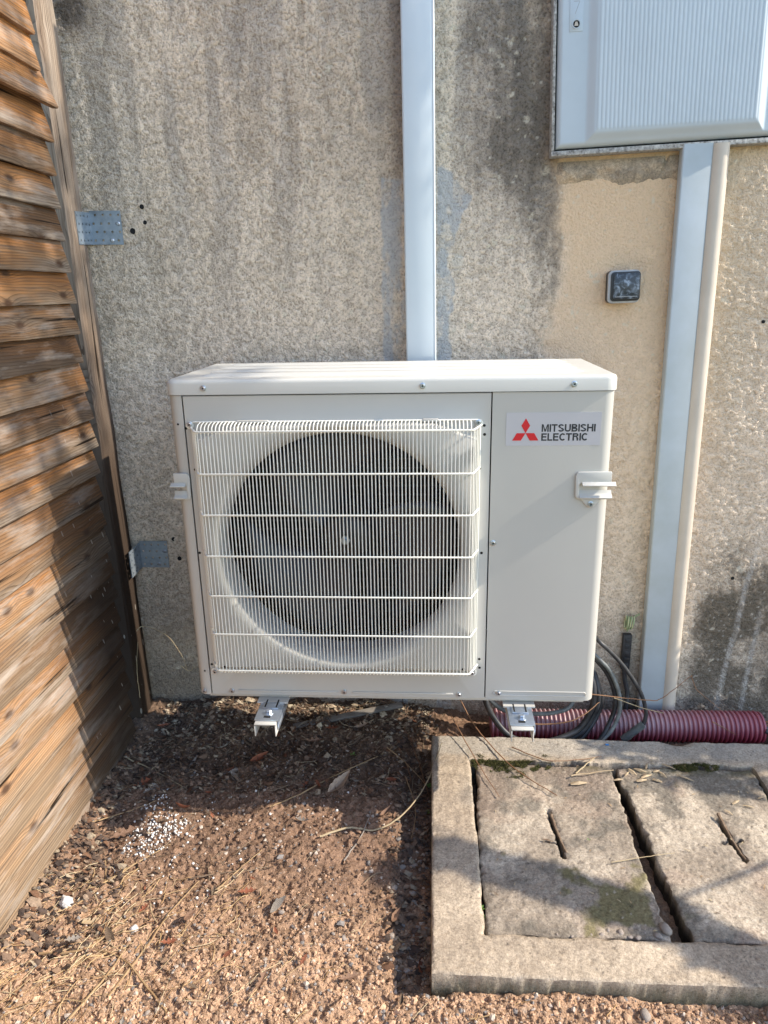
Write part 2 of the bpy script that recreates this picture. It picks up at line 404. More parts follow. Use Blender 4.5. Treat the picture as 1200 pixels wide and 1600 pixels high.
def rrect(w_, h, r, seg=5, cx=0, cy=0):
    pts = []
    for (sx, sy, a0) in ((1, 1, 0), (-1, 1, 90), (-1, -1, 180), (1, -1, 270)):
        for k in range(seg+1):
            a = R(a0+90*k/seg); pts.append((cx+sx*(w_/2-r)+r*math.cos(a), cy+sy*(h/2-r)+r*math.sin(a)))
    return pts

# ================================================================== SETTING
# ---- ground
SLAB = (.083, .925, -.856, -.200); SLAB_TOP = -.030
def ground_h(x, y):
    x = np.asarray(x, float); y = np.asarray(y, float)
    nearf = sst(3.0, 1.6, np.abs(x))*sst(-3.0, -1.6, y)
    h = -.078+.016*(fbm(x, y, .16, 3, 3)-.5)*2*nearf+.05*(fbm(x, y, 3.0, 5, 3)-.5)*(1-nearf)
    h += .030*sst(-.34, -.10, y)*sst(.12, -.15, x)*sst(-.68, -.5, x)*(.4+fbm(x, y, .07, 8, 3))        # litter mound under the unit
    h += .020*sst(-.62, -.70, x)*sst(-1.3, -.75, y)+.010*sst(-.70, -.86, y)
    trench = sst(.0, .03, x)*sst(.12, .085, x)*sst(-.88, -.84, y)*sst(-.15, -.3, y)
    h -= .020*trench
    h -= .02*sst(.1, .2, x)*sst(-.25, -.15, y)
    return h
def micro(x, y):
    m = .0050*(fbm(x, y, .035, 21, 3, .6)-.5)*2+.0022*(vn(x, y, .010, 25)-.5)*2+.0036*(vn(x, y, .0066, 26)-.5)*2
    return m*sst(2.0, 1.2, np.abs(x))*sst(-2.2, -1.5, y)
def axis(lo, hi, step, far, g=1.35):
    core = list(np.arange(lo, hi+step/2, step)); out = []
    s = step; x = core[-1]
    while x < far: s *= g; x += s; out.append(x)
    pre = []; s = step; x = core[0]
    while x > -far: s *= g; x -= s; pre.append(x)
    return np.array(pre[::-1]+core+out)
def build_ground():
    xs = axis(-.80, .98, .0033, 70); ys = axis(-1.08, .03, .0033, 70)
    X, Y = np.meshgrid(xs, ys, indexing='ij')
    m = micro(X, Y)
    Z = ground_h(X, Y)+m
    n1 = fbm(X, Y, .12, 31, 4); n2 = vn(X, Y, .012, 33); n3 = fbm(X, Y, .03, 35, 3)
    t = sst(-.50, -.90, Y+.10*(n1-.5)*2+.04*(n3-.5))          # moist humus by the wall -> dry sandy earth in front
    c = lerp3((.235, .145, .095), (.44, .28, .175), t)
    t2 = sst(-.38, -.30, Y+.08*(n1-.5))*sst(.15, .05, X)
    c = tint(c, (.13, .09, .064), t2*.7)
    c = c*(.72+.5*n3[..., None])*(.78+.42*n2[..., None])
    c = tint(c, (.52, .40, .30), spots(X, Y, .03, 41, .002, .006, .5)*.7*(.3+.7*t))
    fa = sst(-1.25, -2.2, Y)  # unseen ground out front, coloured green to cool its bounce light
    c = tint(c, (.06, .042, .03), spots(X, Y, .025, 45, .002, .007, .45)*.6)
    c = c*(1+np.clip(m*55, -.35, .25))[..., None] if False else c
    c = c*(1-fa[..., None])+np.array((.16, .19, .10))*(.8+.4*n3[..., None])*fa[..., None]
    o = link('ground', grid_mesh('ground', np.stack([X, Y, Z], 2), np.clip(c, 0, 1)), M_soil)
    o['kind'] = 'structure'
build_ground()
def gz(x, y): return float(ground_h(x, y)+micro(x, y))

# ---- house wall
def build_wall():
    root = empty('house_wall', (0, 0, -.12))
    tag(root, 'grey beige roughcast house wall with dark moisture stains and an orange patch', 'wall')
    xs = axis(-.86, 1.02, .0031, 4.0, 1.4); zs = axis(-.16, 1.68, .0031, 4.0, 1.4)
    zs = zs[(zs > -.5) & (zs < 3.4)]
    X, Z = np.meshgrid(xs, zs, indexing='ij')
    wx = X+.004*(vn(X, Z, .012, 52)-.5)*2; wz_ = Z+.004*(vn(X, Z, .012, 53)-.5)*2
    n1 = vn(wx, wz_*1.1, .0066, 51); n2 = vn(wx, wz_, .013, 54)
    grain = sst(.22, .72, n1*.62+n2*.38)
    h = .0026*grain+.0030*(fbm(X, Z, .05, 57, 2)-.5)
    smooth_patch = sst(.33, .39, X)*sst(.66, .62, X)*sst(.70, .95, Z)
    h = h*(1-.55*smooth_patch)
    # thin grey mortar smears beside the trunking
    e = .018*(fbm(X, Z, .05, 61, 3)-.5)*2
    smL = sst(-.038, -.026, X+e*.5)*sst(.03, .02, X)*sst(1.29, 1.275, Z+e)
    curve = .165-.45*np.clip(1.24-Z, 0, .09)-.9*np.clip(Z-1.24, 0, .1)
    smR = sst(.09, .10, X)*sst(curve+.012, curve-.004, X+e)*sst(1.315, 1.29, Z+e)
    smear = np.maximum(smL*(.55+.45*sst(.02, -.02, X)), smR)*(.45+.55*sst(.35, .6, fbm(X, Z*.4, .02, 63, 3)))
    h = h*(1-.5*smear)+.0012*smear
    h = h*sst(3, 1.3, np.abs(X))*sst(2.6, 1.8, Z)
    # colours
    b = fbm(X, Z, .35, 71, 4); f = fbm(X, Z, .011, 73, 3, .6); st = fbm(X, Z*.12, .05, 75, 4)
    c = lerp3((.62, .515, .402), (.755, .632, .50), sst(.3, .7, b*.6+st*.4))
    dirt_shade = (1-.30*smooth_patch)*sst(.65, .1, grain)  # relief shade and crevice dirt painted into the pits
    c = c*(.90+.30*f[..., None]); c = tint(c, c*.78, dirt_shade)
    c = tint(c, (.33, .295, .26), .55*sst(.42, .62, st)*sst(.8, 1.5, Z))
    # warm clean plaster under the meter box
    pe = .05*(fbm(X, Z, .12, 77, 3)-.5)*2
    pat = sst(.325, .40, X+pe)*(1-.55*sst(.69, .80, X-pe*.3))*(.25+.75*sst(.15, .86, Z+pe))*sst(.0, .2, Z+pe)
    c = tint(c, (.74, .535, .345), pat*(.62+.3*sst(.8, 1.2, Z)))
    c = tint(c, (.56, .46, .33), .5*sst(.66, .72, X)*sst(.55, .9, Z)*sst(.25, .0, X-.72+pe))
    # dark run-off to the left of the meter box
    d = sst(.08, .30, X+pe*1.6+.05*(st-.5))*sst(.36, .325, X+pe*.3)*sst(1.06, 1.30, Z+pe*2.5)*(.45+.75*sst(.35, .65, st))
    d2 = sst(.275, .335, X+pe*.6)*sst(.405, .355, X+pe*.6)*sst(.72, .95, Z)*(.6+.4*sst(.3, .6, st))
    d = np.clip(np.maximum(d*.80, d2*.72)+.5*sst(.24, .31, X)*sst(.36, .31, X)*sst(1.15, 1.4, Z), 0, 1)
    sp = fbm(X, Z, .018, 201, 4, .65); dm = sst(.16, .86, d+.60*(sp-.5)+.45*(st-.5))*(.55+.45*np.clip(d*1.4, 0, 1))*(d > .03)
    c = tint(c, (.10, .088, .074), dm*.72*(.72+.4*(1-f)))
    st2 = fbm(X, Z*.10, .028, 205, 3); c = tint(c, c*.74, sst(.50, .68, st2)*sst(.55, 1.3, Z)*.6*(1-pat))
    c = tint(c, (.13, .11, .095), .5*sst(-.02, .01, X)*sst(.03, .02, X)*sst(1.2, 1.35, Z))  # strip of shade beside the trunking, painted into the wall colour
    # algae at the foot, right
    dr = sst(.70, .82, X+pe)*sst(.52, .10, Z+pe*2.0-.12*sst(.7, 1, X))*(.55+.6*sst(.25, .7, fbm(X, Z*.5, .05, 79, 4)))
    c = tint(c, (.070, .060, .044), np.clip(sst(.10, 1.0, np.clip(dr, 0, 1)+.55*(fbm(X, Z, .014, 207, 4, .7)-.5)), 0, 1)*.86)
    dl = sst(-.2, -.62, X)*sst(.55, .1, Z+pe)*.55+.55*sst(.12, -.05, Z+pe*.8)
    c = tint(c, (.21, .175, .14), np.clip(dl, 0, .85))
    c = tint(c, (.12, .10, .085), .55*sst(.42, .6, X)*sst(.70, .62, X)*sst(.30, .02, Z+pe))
    # white mineral runs
    for (rx, sl_, wz) in ((.868, .10, .40), (.925, .05, .2)):
        line = np.abs(X-(rx+sl_*(Z-.1)+.006*(vn(Z, Z*0, .06, 81)-.5)))
        c = tint(c, (.42, .39, .35), sst(.010, .003, line)*sst(wz+.1, wz-.1, Z)*(.3+.7*vn(X, Z, .012, 82)))
    # pale lichen and plaster flecks
    rag = sst(.30, .52, vn(X, Z, .008, 84)); SX = X+.006*(vn(X, Z, .010, 85)-.5)*2; SZ = Z+.006*(vn(X, Z, .010, 86)-.5)*2
    c = tint(c, (.66, .60, .48), .6*rag*spots(SX, SZ, .075, 83, .005, .013, .45))
    c = tint(c, (.66, .60, .49), .6*spots(X, Z, .028, 87, .0015, .005, .45)*sst(-.1, .2, X-.1*(Z < .5)))
    c = tint(c, (.60, .54, .43), .85*rag*spots(SX, SZ, .050, 91, .004, .015, .55)*sst(.05, .12, X)*sst(.38, .3, X))
    c = tint(c, (.45, .42, .37), .7*spots(X, Z, .016, 95, .001, .004, .6)*np.clip(dr, 0, 1))
    c = tint(c, (.40, .415, .43), np.clip(sst(.25, .7, smear+.35*(fbm(X*.6, Z*1.2, .012, 209, 3)-.5)), 0, 1)*.72)
    c = tint(c, (.60, .54, .46), .8*sst(.018, .008, np.hypot((X-.142), (Z-1.10)*.8+.004*(f-.5))))
    # soft dark mark in the top left corner
    c = tint(c, (.05, .045, .045), .8*sst(.075, .02, np.hypot((X+.70), (Z-1.635)*1.1)))
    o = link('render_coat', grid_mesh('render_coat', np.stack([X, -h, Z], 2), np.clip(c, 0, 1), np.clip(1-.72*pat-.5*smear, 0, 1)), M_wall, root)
    o.matrix_parent_inverse = Matrix.Translation((0, 0, .12))
    mb = MB(); mb.box(-4.6, 4.6, .006, .30, -.6, 3.35)
    o = mb.build('wall_core', M_mortar, root); o.matrix_parent_inverse = Matrix.Translation((0, 0, .12))
    # drilled holes
    me = MB().lathe([(.0, -.0030), (.0052, -.0034), (.0064, -.0030), (.0064, .001)], 'y', seg=12).mesh('drill_hole')
    me.materials.append(M_hole)
    for (x, z, s) in ((-.588, 1.238, .85), (-.585, 1.204, .75), (-.616, 1.186, 1.05), (-.601, .422, .9), (-.591, .367, .9), (.844, .955, .6), (.851, .320, .7)):
        o = link('drill_hole', me, None, root); o.location = (x, 0, z+.12); o.scale = (s, 1, s)
    # ragged mortar fillet under the meter box
    U = np.linspace(0, 1, 110); V = np.linspace(0, 1, 34); UU, VV = np.meshgrid(U, V, indexing='ij')
    x = .345+.275*UU; zb = 1.250+.014*(fbm(U*.3, U*0, .035, 111, 4)-.5)*2+.012*U
    ztop = 1.302+.008*U
    z = zb[:, None]*(1-VV)+ztop[:, None]*VV
    bul = np.sin(PI*np.clip(.02+VV*.9, 0, 1))**.8*sst(.0, .10, UU+.05*(fbm(x, z, .02, 115, 3)-.5))
    y = .0025-.013*bul*(.25+1.1*fbm(x, z, .025, 113, 4))-.003*VV*sst(0, .1, UU)
    y = y+.006*(np.abs(UU-.86-.05*VV) < .012)*sst(.1, .4, VV)
    cc = lerp3((.50, .40, .29), (.30, .25, .19), sst(.3, .7, fbm(x, z, .035, 117, 4)))
    o = link('mortar_fillet', grid_mesh('mortar_fillet', np.stack([x, y, z], 2)[:, ::-1], cc[:, ::-1]), M_conc, root)
    o.matrix_parent_inverse = Matrix.Translation((0, 0, .12))
build_wall()

# ---- timber fence
def build_fence():
    FX = -.690
    root = empty('timber_fence', (FX, -1.0, -.08))
    tag(root, 'weathered brown clapboard timber fence meeting the wall at the left', 'fence')
    inv = Matrix.Translation((-FX, 1.0, .08))
    Ln = 2.1; zz = -.095; i = 0
    while zz < 2.02:
        y1 = -.197-.004*random.random()-.012*sst(.6, 1.5, np.array(zz))+random.uniform(-.006, .006)
        hgt = .0775; lip = .0078+random.uniform(-.0012, .0018); th = .013
        if i == 24: lip += .016; y1 += .018
        ny = 36; me = MB(); vs = []; fs = []
        ph = random.random()*50
        sec = [(0, 0.), (.5, 0.), (1, 0.)]
        for k in range(ny+1):
            t = k/ny; y = y1-Ln*t**1.5
            wob = .0014*(float(vn(y, ph, .35, 121))-.5)*2; wz = .0009*(float(vn(y, ph, .25, 123))-.5)*2
            chip = .002*(float(vn(y, ph, .02, 125))-.5)
            outb = FX+lip+.004+wob; outt = FX-.006+wob*.4
            vs += [(outb-th, y, wz-.0), (outb-.0015, y, wz+chip), (outb, y, wz+.003+chip), ((outb*.5+outt*.5)+.0006, y, hgt*.5+wz), (outt, y, hgt+wz), (outt-th*.7, y, hgt+wz)]
        for k in range(ny):
            for j in range(6):
                a = k*6+j; b = k*6+(j+1) % 6; fs.append((a, b, b+6, a+6))
        fs += [tuple(range(6))[::-1], tuple(ny*6+j for j in range(6))]
        me.add(vs, fs)
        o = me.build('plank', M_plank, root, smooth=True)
        o.matrix_parent_inverse = inv; o.location = (0, 0, zz)
        zz += .0625+random.uniform(-.0008, .0008); i += 1
    def post(x0, x1, y0, y1, zt, lean, name='post', wob=.003):
        n = 60; vs = []; fs = []
        for k in range(n+1):
            z = -.2+(zt+.2)*k/n; dx = lean*(z-.5)
            for (px, py, s) in ((x0, y0, 1), (x1-.004, y0, 2), (x1, y0+.004, 3), (x1, y1-.003, 4), (x1-.003, y1, 5), (x0, y1, 6)):
                e = wob*(float(vn(z, s, .12, 131))-.5)
                vs.append((px+dx+e, py+e, z))
        for k in range(n):
            for j in range(6):
                a = k*6+j; b = k*6+(j+1) % 6; fs.append((a, b, b+6, a+6))
        fs += [tuple(range(6))[::-1], tuple(n*6+j for j in range(6))]
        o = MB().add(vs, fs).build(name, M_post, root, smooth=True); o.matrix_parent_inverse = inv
    post(-.782, -.708, -.112, -.030, 2.02, -.012)
    post(-.772, -.706, -1.36, -1.28, 2.0, 0.)
    post(-.742, -.7115, -.285, -.215, 1.98, 0., 'batten')
build_fence()

def perforated(mb, nu, nv, cell, fn, hole_r, th, stag=True):
    """perforated sheet; fn(u,v,depth)->xyz"""
    for i in range(nu):
        for j in range(nv):
            cu = (i+.5)*cell; cv = (j+.5)*cell
            ou = cu+(cell*.22 if (j % 2 and stag) else -cell*.1 if stag else 0)
            vs = []; 
            sq = [(-1,-1),(0,-1),(1,-1),(1,0),(1,1),(0,1),(-1,1),(-1,0)]
            for d in (0, th):
                for (a, b) in sq: vs.append(fn(cu+a*cell/2, cv+b*cell/2, d))
                for k in range(8):
                    an = R(-135+45*k); vs.append(fn(ou+hole_r*math.cos(an), cv+hole_r*math.sin(an), d))
            fs = []
            for k in range(8):
                k2 = (k+1) % 8
                fs += [(k, k2, 8+k2, 8+k), (16+k2, 16+k, 24+k, 24+k2), (8+k, 8+k2, 24+k2, 24+k)]
                edge = (k < 2 and j == 0) or (2 <= k < 4 and i == nu-1) or (4 <= k < 6 and j == nv-1) or (k >= 6 and i == 0)
                if edge: fs.append((k2, k, 16+k, 16+k2))
            mb.add(vs, fs)
def build_angle_plate(x0, zb, nu, nv, leaf, label, postx, tilt=0.):
    root = empty('angle_bracket', (x0, -.004, zb))
    tag(root, label, 'bracket', 'perforated angle brackets tying the fence post to the wall')
    cell = .0185
    mb = MB(); perforated(mb, nu, nv, cell, lambda u, v, d: (u, -d, v+tilt*u), .0031, .002)
    mb.build('wall_leaf', M_galv, root)
    mb = MB(); perforated(mb, leaf, nv, cell*.95, lambda u, v, d: (d-.002, -u-.0005, v-.05*u), .0029, .002)
    mb.build('post_leaf', M_galv, root)
    sc = MB().lathe([(0, -.0045), (.003, -.0045), (.0045, -.003), (.0045, -.002)], 'y', seg=10).mesh('screw', smooth=True); sc.materials.append(M_screw)
    for (i, j) in ((nu-1, nv-2), (nu-2, 0)):
        o = link('screw', sc, None, root); o.location = ((i+.6)*cell, 0, (j+.5)*cell+tilt*(i+.6)*cell)
build_angle_plate(-.714, 1.158, 4, 4, 4, 'upper perforated zinc angle bracket on the wall beside three drilled holes', -.712, -.02)
build_angle_plate(-.694, .343, 4, 4, 4, 'lower perforated zinc angle bracket in the shade by the heat pump', -.700)

# ---- concrete inspection chamber: frame + two covers
def build_slab():
    x0, x1, y0, y1 = SLAB
    root = empty('concrete_chamber', ((x0+x1)/2, (y0+y1)/2, -.10))
    tag(root, 'rectangular concrete kerb frame round two inspection covers in the ground', 'manhole frame')
    inv = Matrix.Translation((-(x0+x1)/2, -(y0+y1)/2, .10))
    st = .0030
    xs = np.concatenate([[x0]*6, np.arange(x0, x1+st/2, st), [x1]*6]); ys = np.concatenate([[y0]*6, np.arange(y0, y1+st/2, st), [y1]*6])
    dep = np.concatenate([np.linspace(1, 0, 7)[:-1], np.zeros(len(xs)-12), np.linspace(0, 1, 7)[1:]])
    depy = np.concatenate([np.linspace(1, 0, 7)[:-1], np.zeros(len(ys)-12), np.linspace(0, 1, 7)[1:]])
    X, Y = np.meshgrid(xs, ys, indexing='ij'); D = np.maximum(dep[:, None], depy[None, :])
    e1 = (fbm(X, Y, .05, 141, 4)-.5)*2
    ix0 = .176+.003*e1; ix1 = .825+.004*e1; iy0 = -.774+.003*e1; iy1 = -.292+.008*e1
    inside = np.minimum(np.minimum(X-ix0, ix1-X), np.minimum(Y-iy0, iy1-Y))
    edge = np.minimum(np.minimum(X-x0, x1-X), np.minimum(Y-y0, y1-Y))
    top = SLAB_TOP+.0035*(fbm(X, Y, .2, 143, 3)-.5)*2+.0006*(vn(X, Y, .012, 145)-.5)*2+.0009*(vn(X, Y, .005, 146)-.5)
    top = top-.0020*spots(X, Y, .02, 147, .0015, .004, .5)
    chip = .0022+.008*fbm(X, Y, .025, 149, 4)**3
    rnd = chip*np.clip(1-edge/chip, 0, 1)**2*.7
    top = top-rnd
    # broken notch along the back edge, beside the red conduit
    top = top-.012*sst(.05, .0, np.abs(X-.685))*sst(-.225, -.200, Y)
    pit = sst(-.001, .003, inside)
    Z = top*(1-pit)+(-.115)*pit
    Z = Z-.006*sst(.008, 0, np.abs(inside))*(1-pit)*fbm(X, Y, .02, 151, 3)
    Z = np.where(D > 0, SLAB_TOP-.004-D*.10, Z)
    jit = (D > 0)
    ox = np.where(jit, .004*(vn(Y, Z, .015, 153)-.5)+.003*(vn(Y, Z, .006, 154)-.5), 0); 
    Xo = X+np.where(dep[:, None] > 0, ox, 0)+np.where(jit, np.sign(X-(x0+x1)/2)*0.0+0, 0)
    oy = np.where(jit, .005*(vn(X, Z, .015, 155)-.5)+.004*(vn(X, Z, .006, 156)-.5), 0); Yo = Y+np.where(depy[None, :] > 0, oy, 0)
    Yv = Y-.07*depy[None, :]*np.sign(.5-(Y > -.5)); Xv = X-.07*dep[:, None]; b = fbm(Xv, Yv, .12, 161, 4); f = fbm(Xv, Yv, .012, 163, 3)
    c = lerp3((.345, .278, .208), (.46, .378, .285), sst(.3, .7, b)); c = c*(.80+.40*f[..., None])
    c = tint(c, (.20, .175, .15), .55*sst(.45, .7, fbm(X, Y, .06, 165, 4))*sst(-.75, -.5, Y))
    c = tint(c, (.36, .35, .32), .5*sst(-.29, -.26, Y))
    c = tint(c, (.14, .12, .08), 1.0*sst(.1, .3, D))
    c = tint(c, (.16, .14, .09), .6*(D > 0)*sst(.3, .6, fbm(X+Z, Y+Z, .02, 167, 3)))
    c = tint(c, (.10, .085, .07), .75*spots(X, Y, .02, 169, .001, .0035, .45))
    c = tint(c, (.03, .025, .02), pit*.9)
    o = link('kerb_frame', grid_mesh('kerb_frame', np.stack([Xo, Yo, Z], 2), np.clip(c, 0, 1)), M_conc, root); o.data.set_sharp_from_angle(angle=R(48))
    o.matrix_parent_inverse = inv

def build_cover(name, label, cx0, cx1, cy0, cy1, slots, tilt, seed, edges):
    root = empty(name, ((cx0+cx1)/2, (cy0+cy1)/2, -.09)); tag(root, label, 'manhole cover')
    inv = Matrix.Translation((-(cx0+cx1)/2, -(cy0+cy1)/2, .09))
    st = .0030; m = .03
    U = np.arange(0, 1.0001, st/(cx1-cx0)); V = np.arange(0, 1.0001, st/(cy1-cy0))
    pad = 5
    u = np.concatenate([[0]*pad, U, [1]*pad]); v = np.concatenate([[0]*pad, V, [1]*pad])
    du = np.concatenate([np.linspace(1, 0, pad+1)[:-1], np.zeros(len(U)), np.linspace(0, 1, pad+1)[1:]])
    dv = np.concatenate([np.linspace(1, 0, pad+1)[:-1], np.zeros(len(V)), np.linspace(0, 1, pad+1)[1:]])
    UU, VV = np.meshgrid(u, v, indexing='ij'); D = np.maximum(du[:, None], dv[None, :])
    # ragged outline
    yv = cy0+(cy1-cy0)*VV
    jl = edges['l'](yv)+.005*(fbm(yv, yv*0, .05, seed, 4)-.5)*2+.0025*(vn(yv, yv*0, .011, seed+1)-.5)*2
    jr = edges['r'](yv)+.005*(fbm(yv, yv*0+3, .05, seed+2, 4)-.5)*2+.0025*(vn(yv, yv*0, .011, seed+3)-.5)*2
    X = jl*(1-UU)+jr*UU
    jb = cy0+.005*(fbm(X, X*0, .05, seed+4, 4)-.5)*2; jt = cy1+.010*(fbm(X, X*0, .07, seed+5, 4)-.5)*2
    Y = jb*(1-VV)+jt*VV
    edge = np.minimum(np.minimum(X-jl, jr-X), np.minimum(Y-jb, jt-Y))
    z = SLAB_TOP-.004+tilt[0]*(X-(cx0+cx1)/2)+tilt[1]*(Y-(cy0+cy1)/2)
    z = z+.003*(fbm(X, Y, .12, seed+6, 3)-.5)*2+.0007*(vn(X, Y, .014, seed+7)-.5)*2+.0010*(vn(X, Y, .005, seed+8)-.5)*2
    z = z-.0022*spots(X, Y, .02, seed+9, .0015, .0045, .5)
    chip = .0018+.012*fbm(X, Y, .03, seed+10, 4)**3
    z = z-chip*.8*np.clip(1-edge/chip, 0, 1)**2
    sm = np.zeros_like(X)
    for (ax, ay, bx, by, w_) in slots:
        dx, dy = bx-ax, by-ay; l2 = dx*dx+dy*dy
        t = np.clip(((X-ax)*dx+(Y-ay)*dy)/l2, 0, 1); d = np.hypot(X-ax-t*dx, Y-ay-t*dy)
        ww = w_*(.75+.6*vn(X, Y, .012, seed+12)); 
        sm = np.maximum(sm, sst(ww, ww*.6, d)); z = z-.005*sst(ww*3.2, ww*.8, d)*fbm(X, Y, .015, seed+13, 3)
    Z = z-.04*sm
    Z = np.where(D > 0, z-.003-D*.055, Z)
    b = fbm(X, Y, .10, seed+21, 4); f = fbm(X, Y, .012, seed+23, 3)
    c = lerp3((.30, .25, .195), (.44, .375, .295), sst(.3, .7, b)); c = c*(.78+.44*f[..., None])
    gm = fbm(X, Y, .05, seed+25, 5, .62); c = tint(c, (.15, .135, .112), .78*sst(.40, .62, gm+.35*sst(-.62, -.30, Y)-.22)); c = tint(c, (.12, .105, .085), .6*sst(.035, .004, edge)*sst(.3, .6, gm))
    c = tint(c, (.40, .285, .215), .30*sst(.45, .7, fbm(X, Y, .09, seed+27, 3)))
    c = tint(c, (.14, .125, .045), .75*sst(.50, .66, fbm(X, Y, .045, seed+29, 4)+.12*sst(.09, .02, np.hypot(X-.44, Y+.70))-.30*sst(.05, .16, np.hypot(X-.44, Y+.70))))
    c = tint(c, (.11, .10, .055), .7*sst(-.34, -.30, Y)*sst(.4, .6, fbm(X, Y, .05, seed+31, 3)))
    c = tint(c, (.09, .075, .06), .7*spots(X, Y, .018, seed+33, .001, .0035, .5))
    c = tint(c, (.50, .45, .38), .6*spots(X, Y, .03, seed+35, .001, .004, .4))
    c = tint(c, (.03, .026, .02), sm*.9)
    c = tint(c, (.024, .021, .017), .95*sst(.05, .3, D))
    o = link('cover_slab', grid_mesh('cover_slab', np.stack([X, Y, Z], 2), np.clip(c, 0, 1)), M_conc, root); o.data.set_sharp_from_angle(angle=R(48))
    o.matrix_parent_inverse = inv
build_slab()
build_cover('manhole_cover', 'left worn concrete inspection cover with a mossy corner and a short lifting slot', 186e-3, .492, -.771, -.299,
            [(.333, -.458, .343, -.584, .0042), (.312, -.545, .335, -.550, .0015)], (.004, .004), 301,
            {'l': lambda y: .1840+.003*np.sin(y*14)-.010*np.clip((-.52-y)/.25, 0, 1)*1.0+.0*y, 'r': lambda y: .4960+.006*np.clip((y+.3)/-.47, 0, 1)*-1.2})
build_cover('manhole_cover', 'right concrete inspection cover beyond the wide black gap, twig in its slot', 512e-3, .818, -.771, -.299,
            [(.684, -.470, .692, -.582, .0055), (.668, -.535, .705, -.528, .0045)], (-.004, -.003), 401,
            {'l': lambda y: .5115+.020*np.clip((y+.35)/-.42, 0, 1), 'r': lambda y: .8175+0*y})

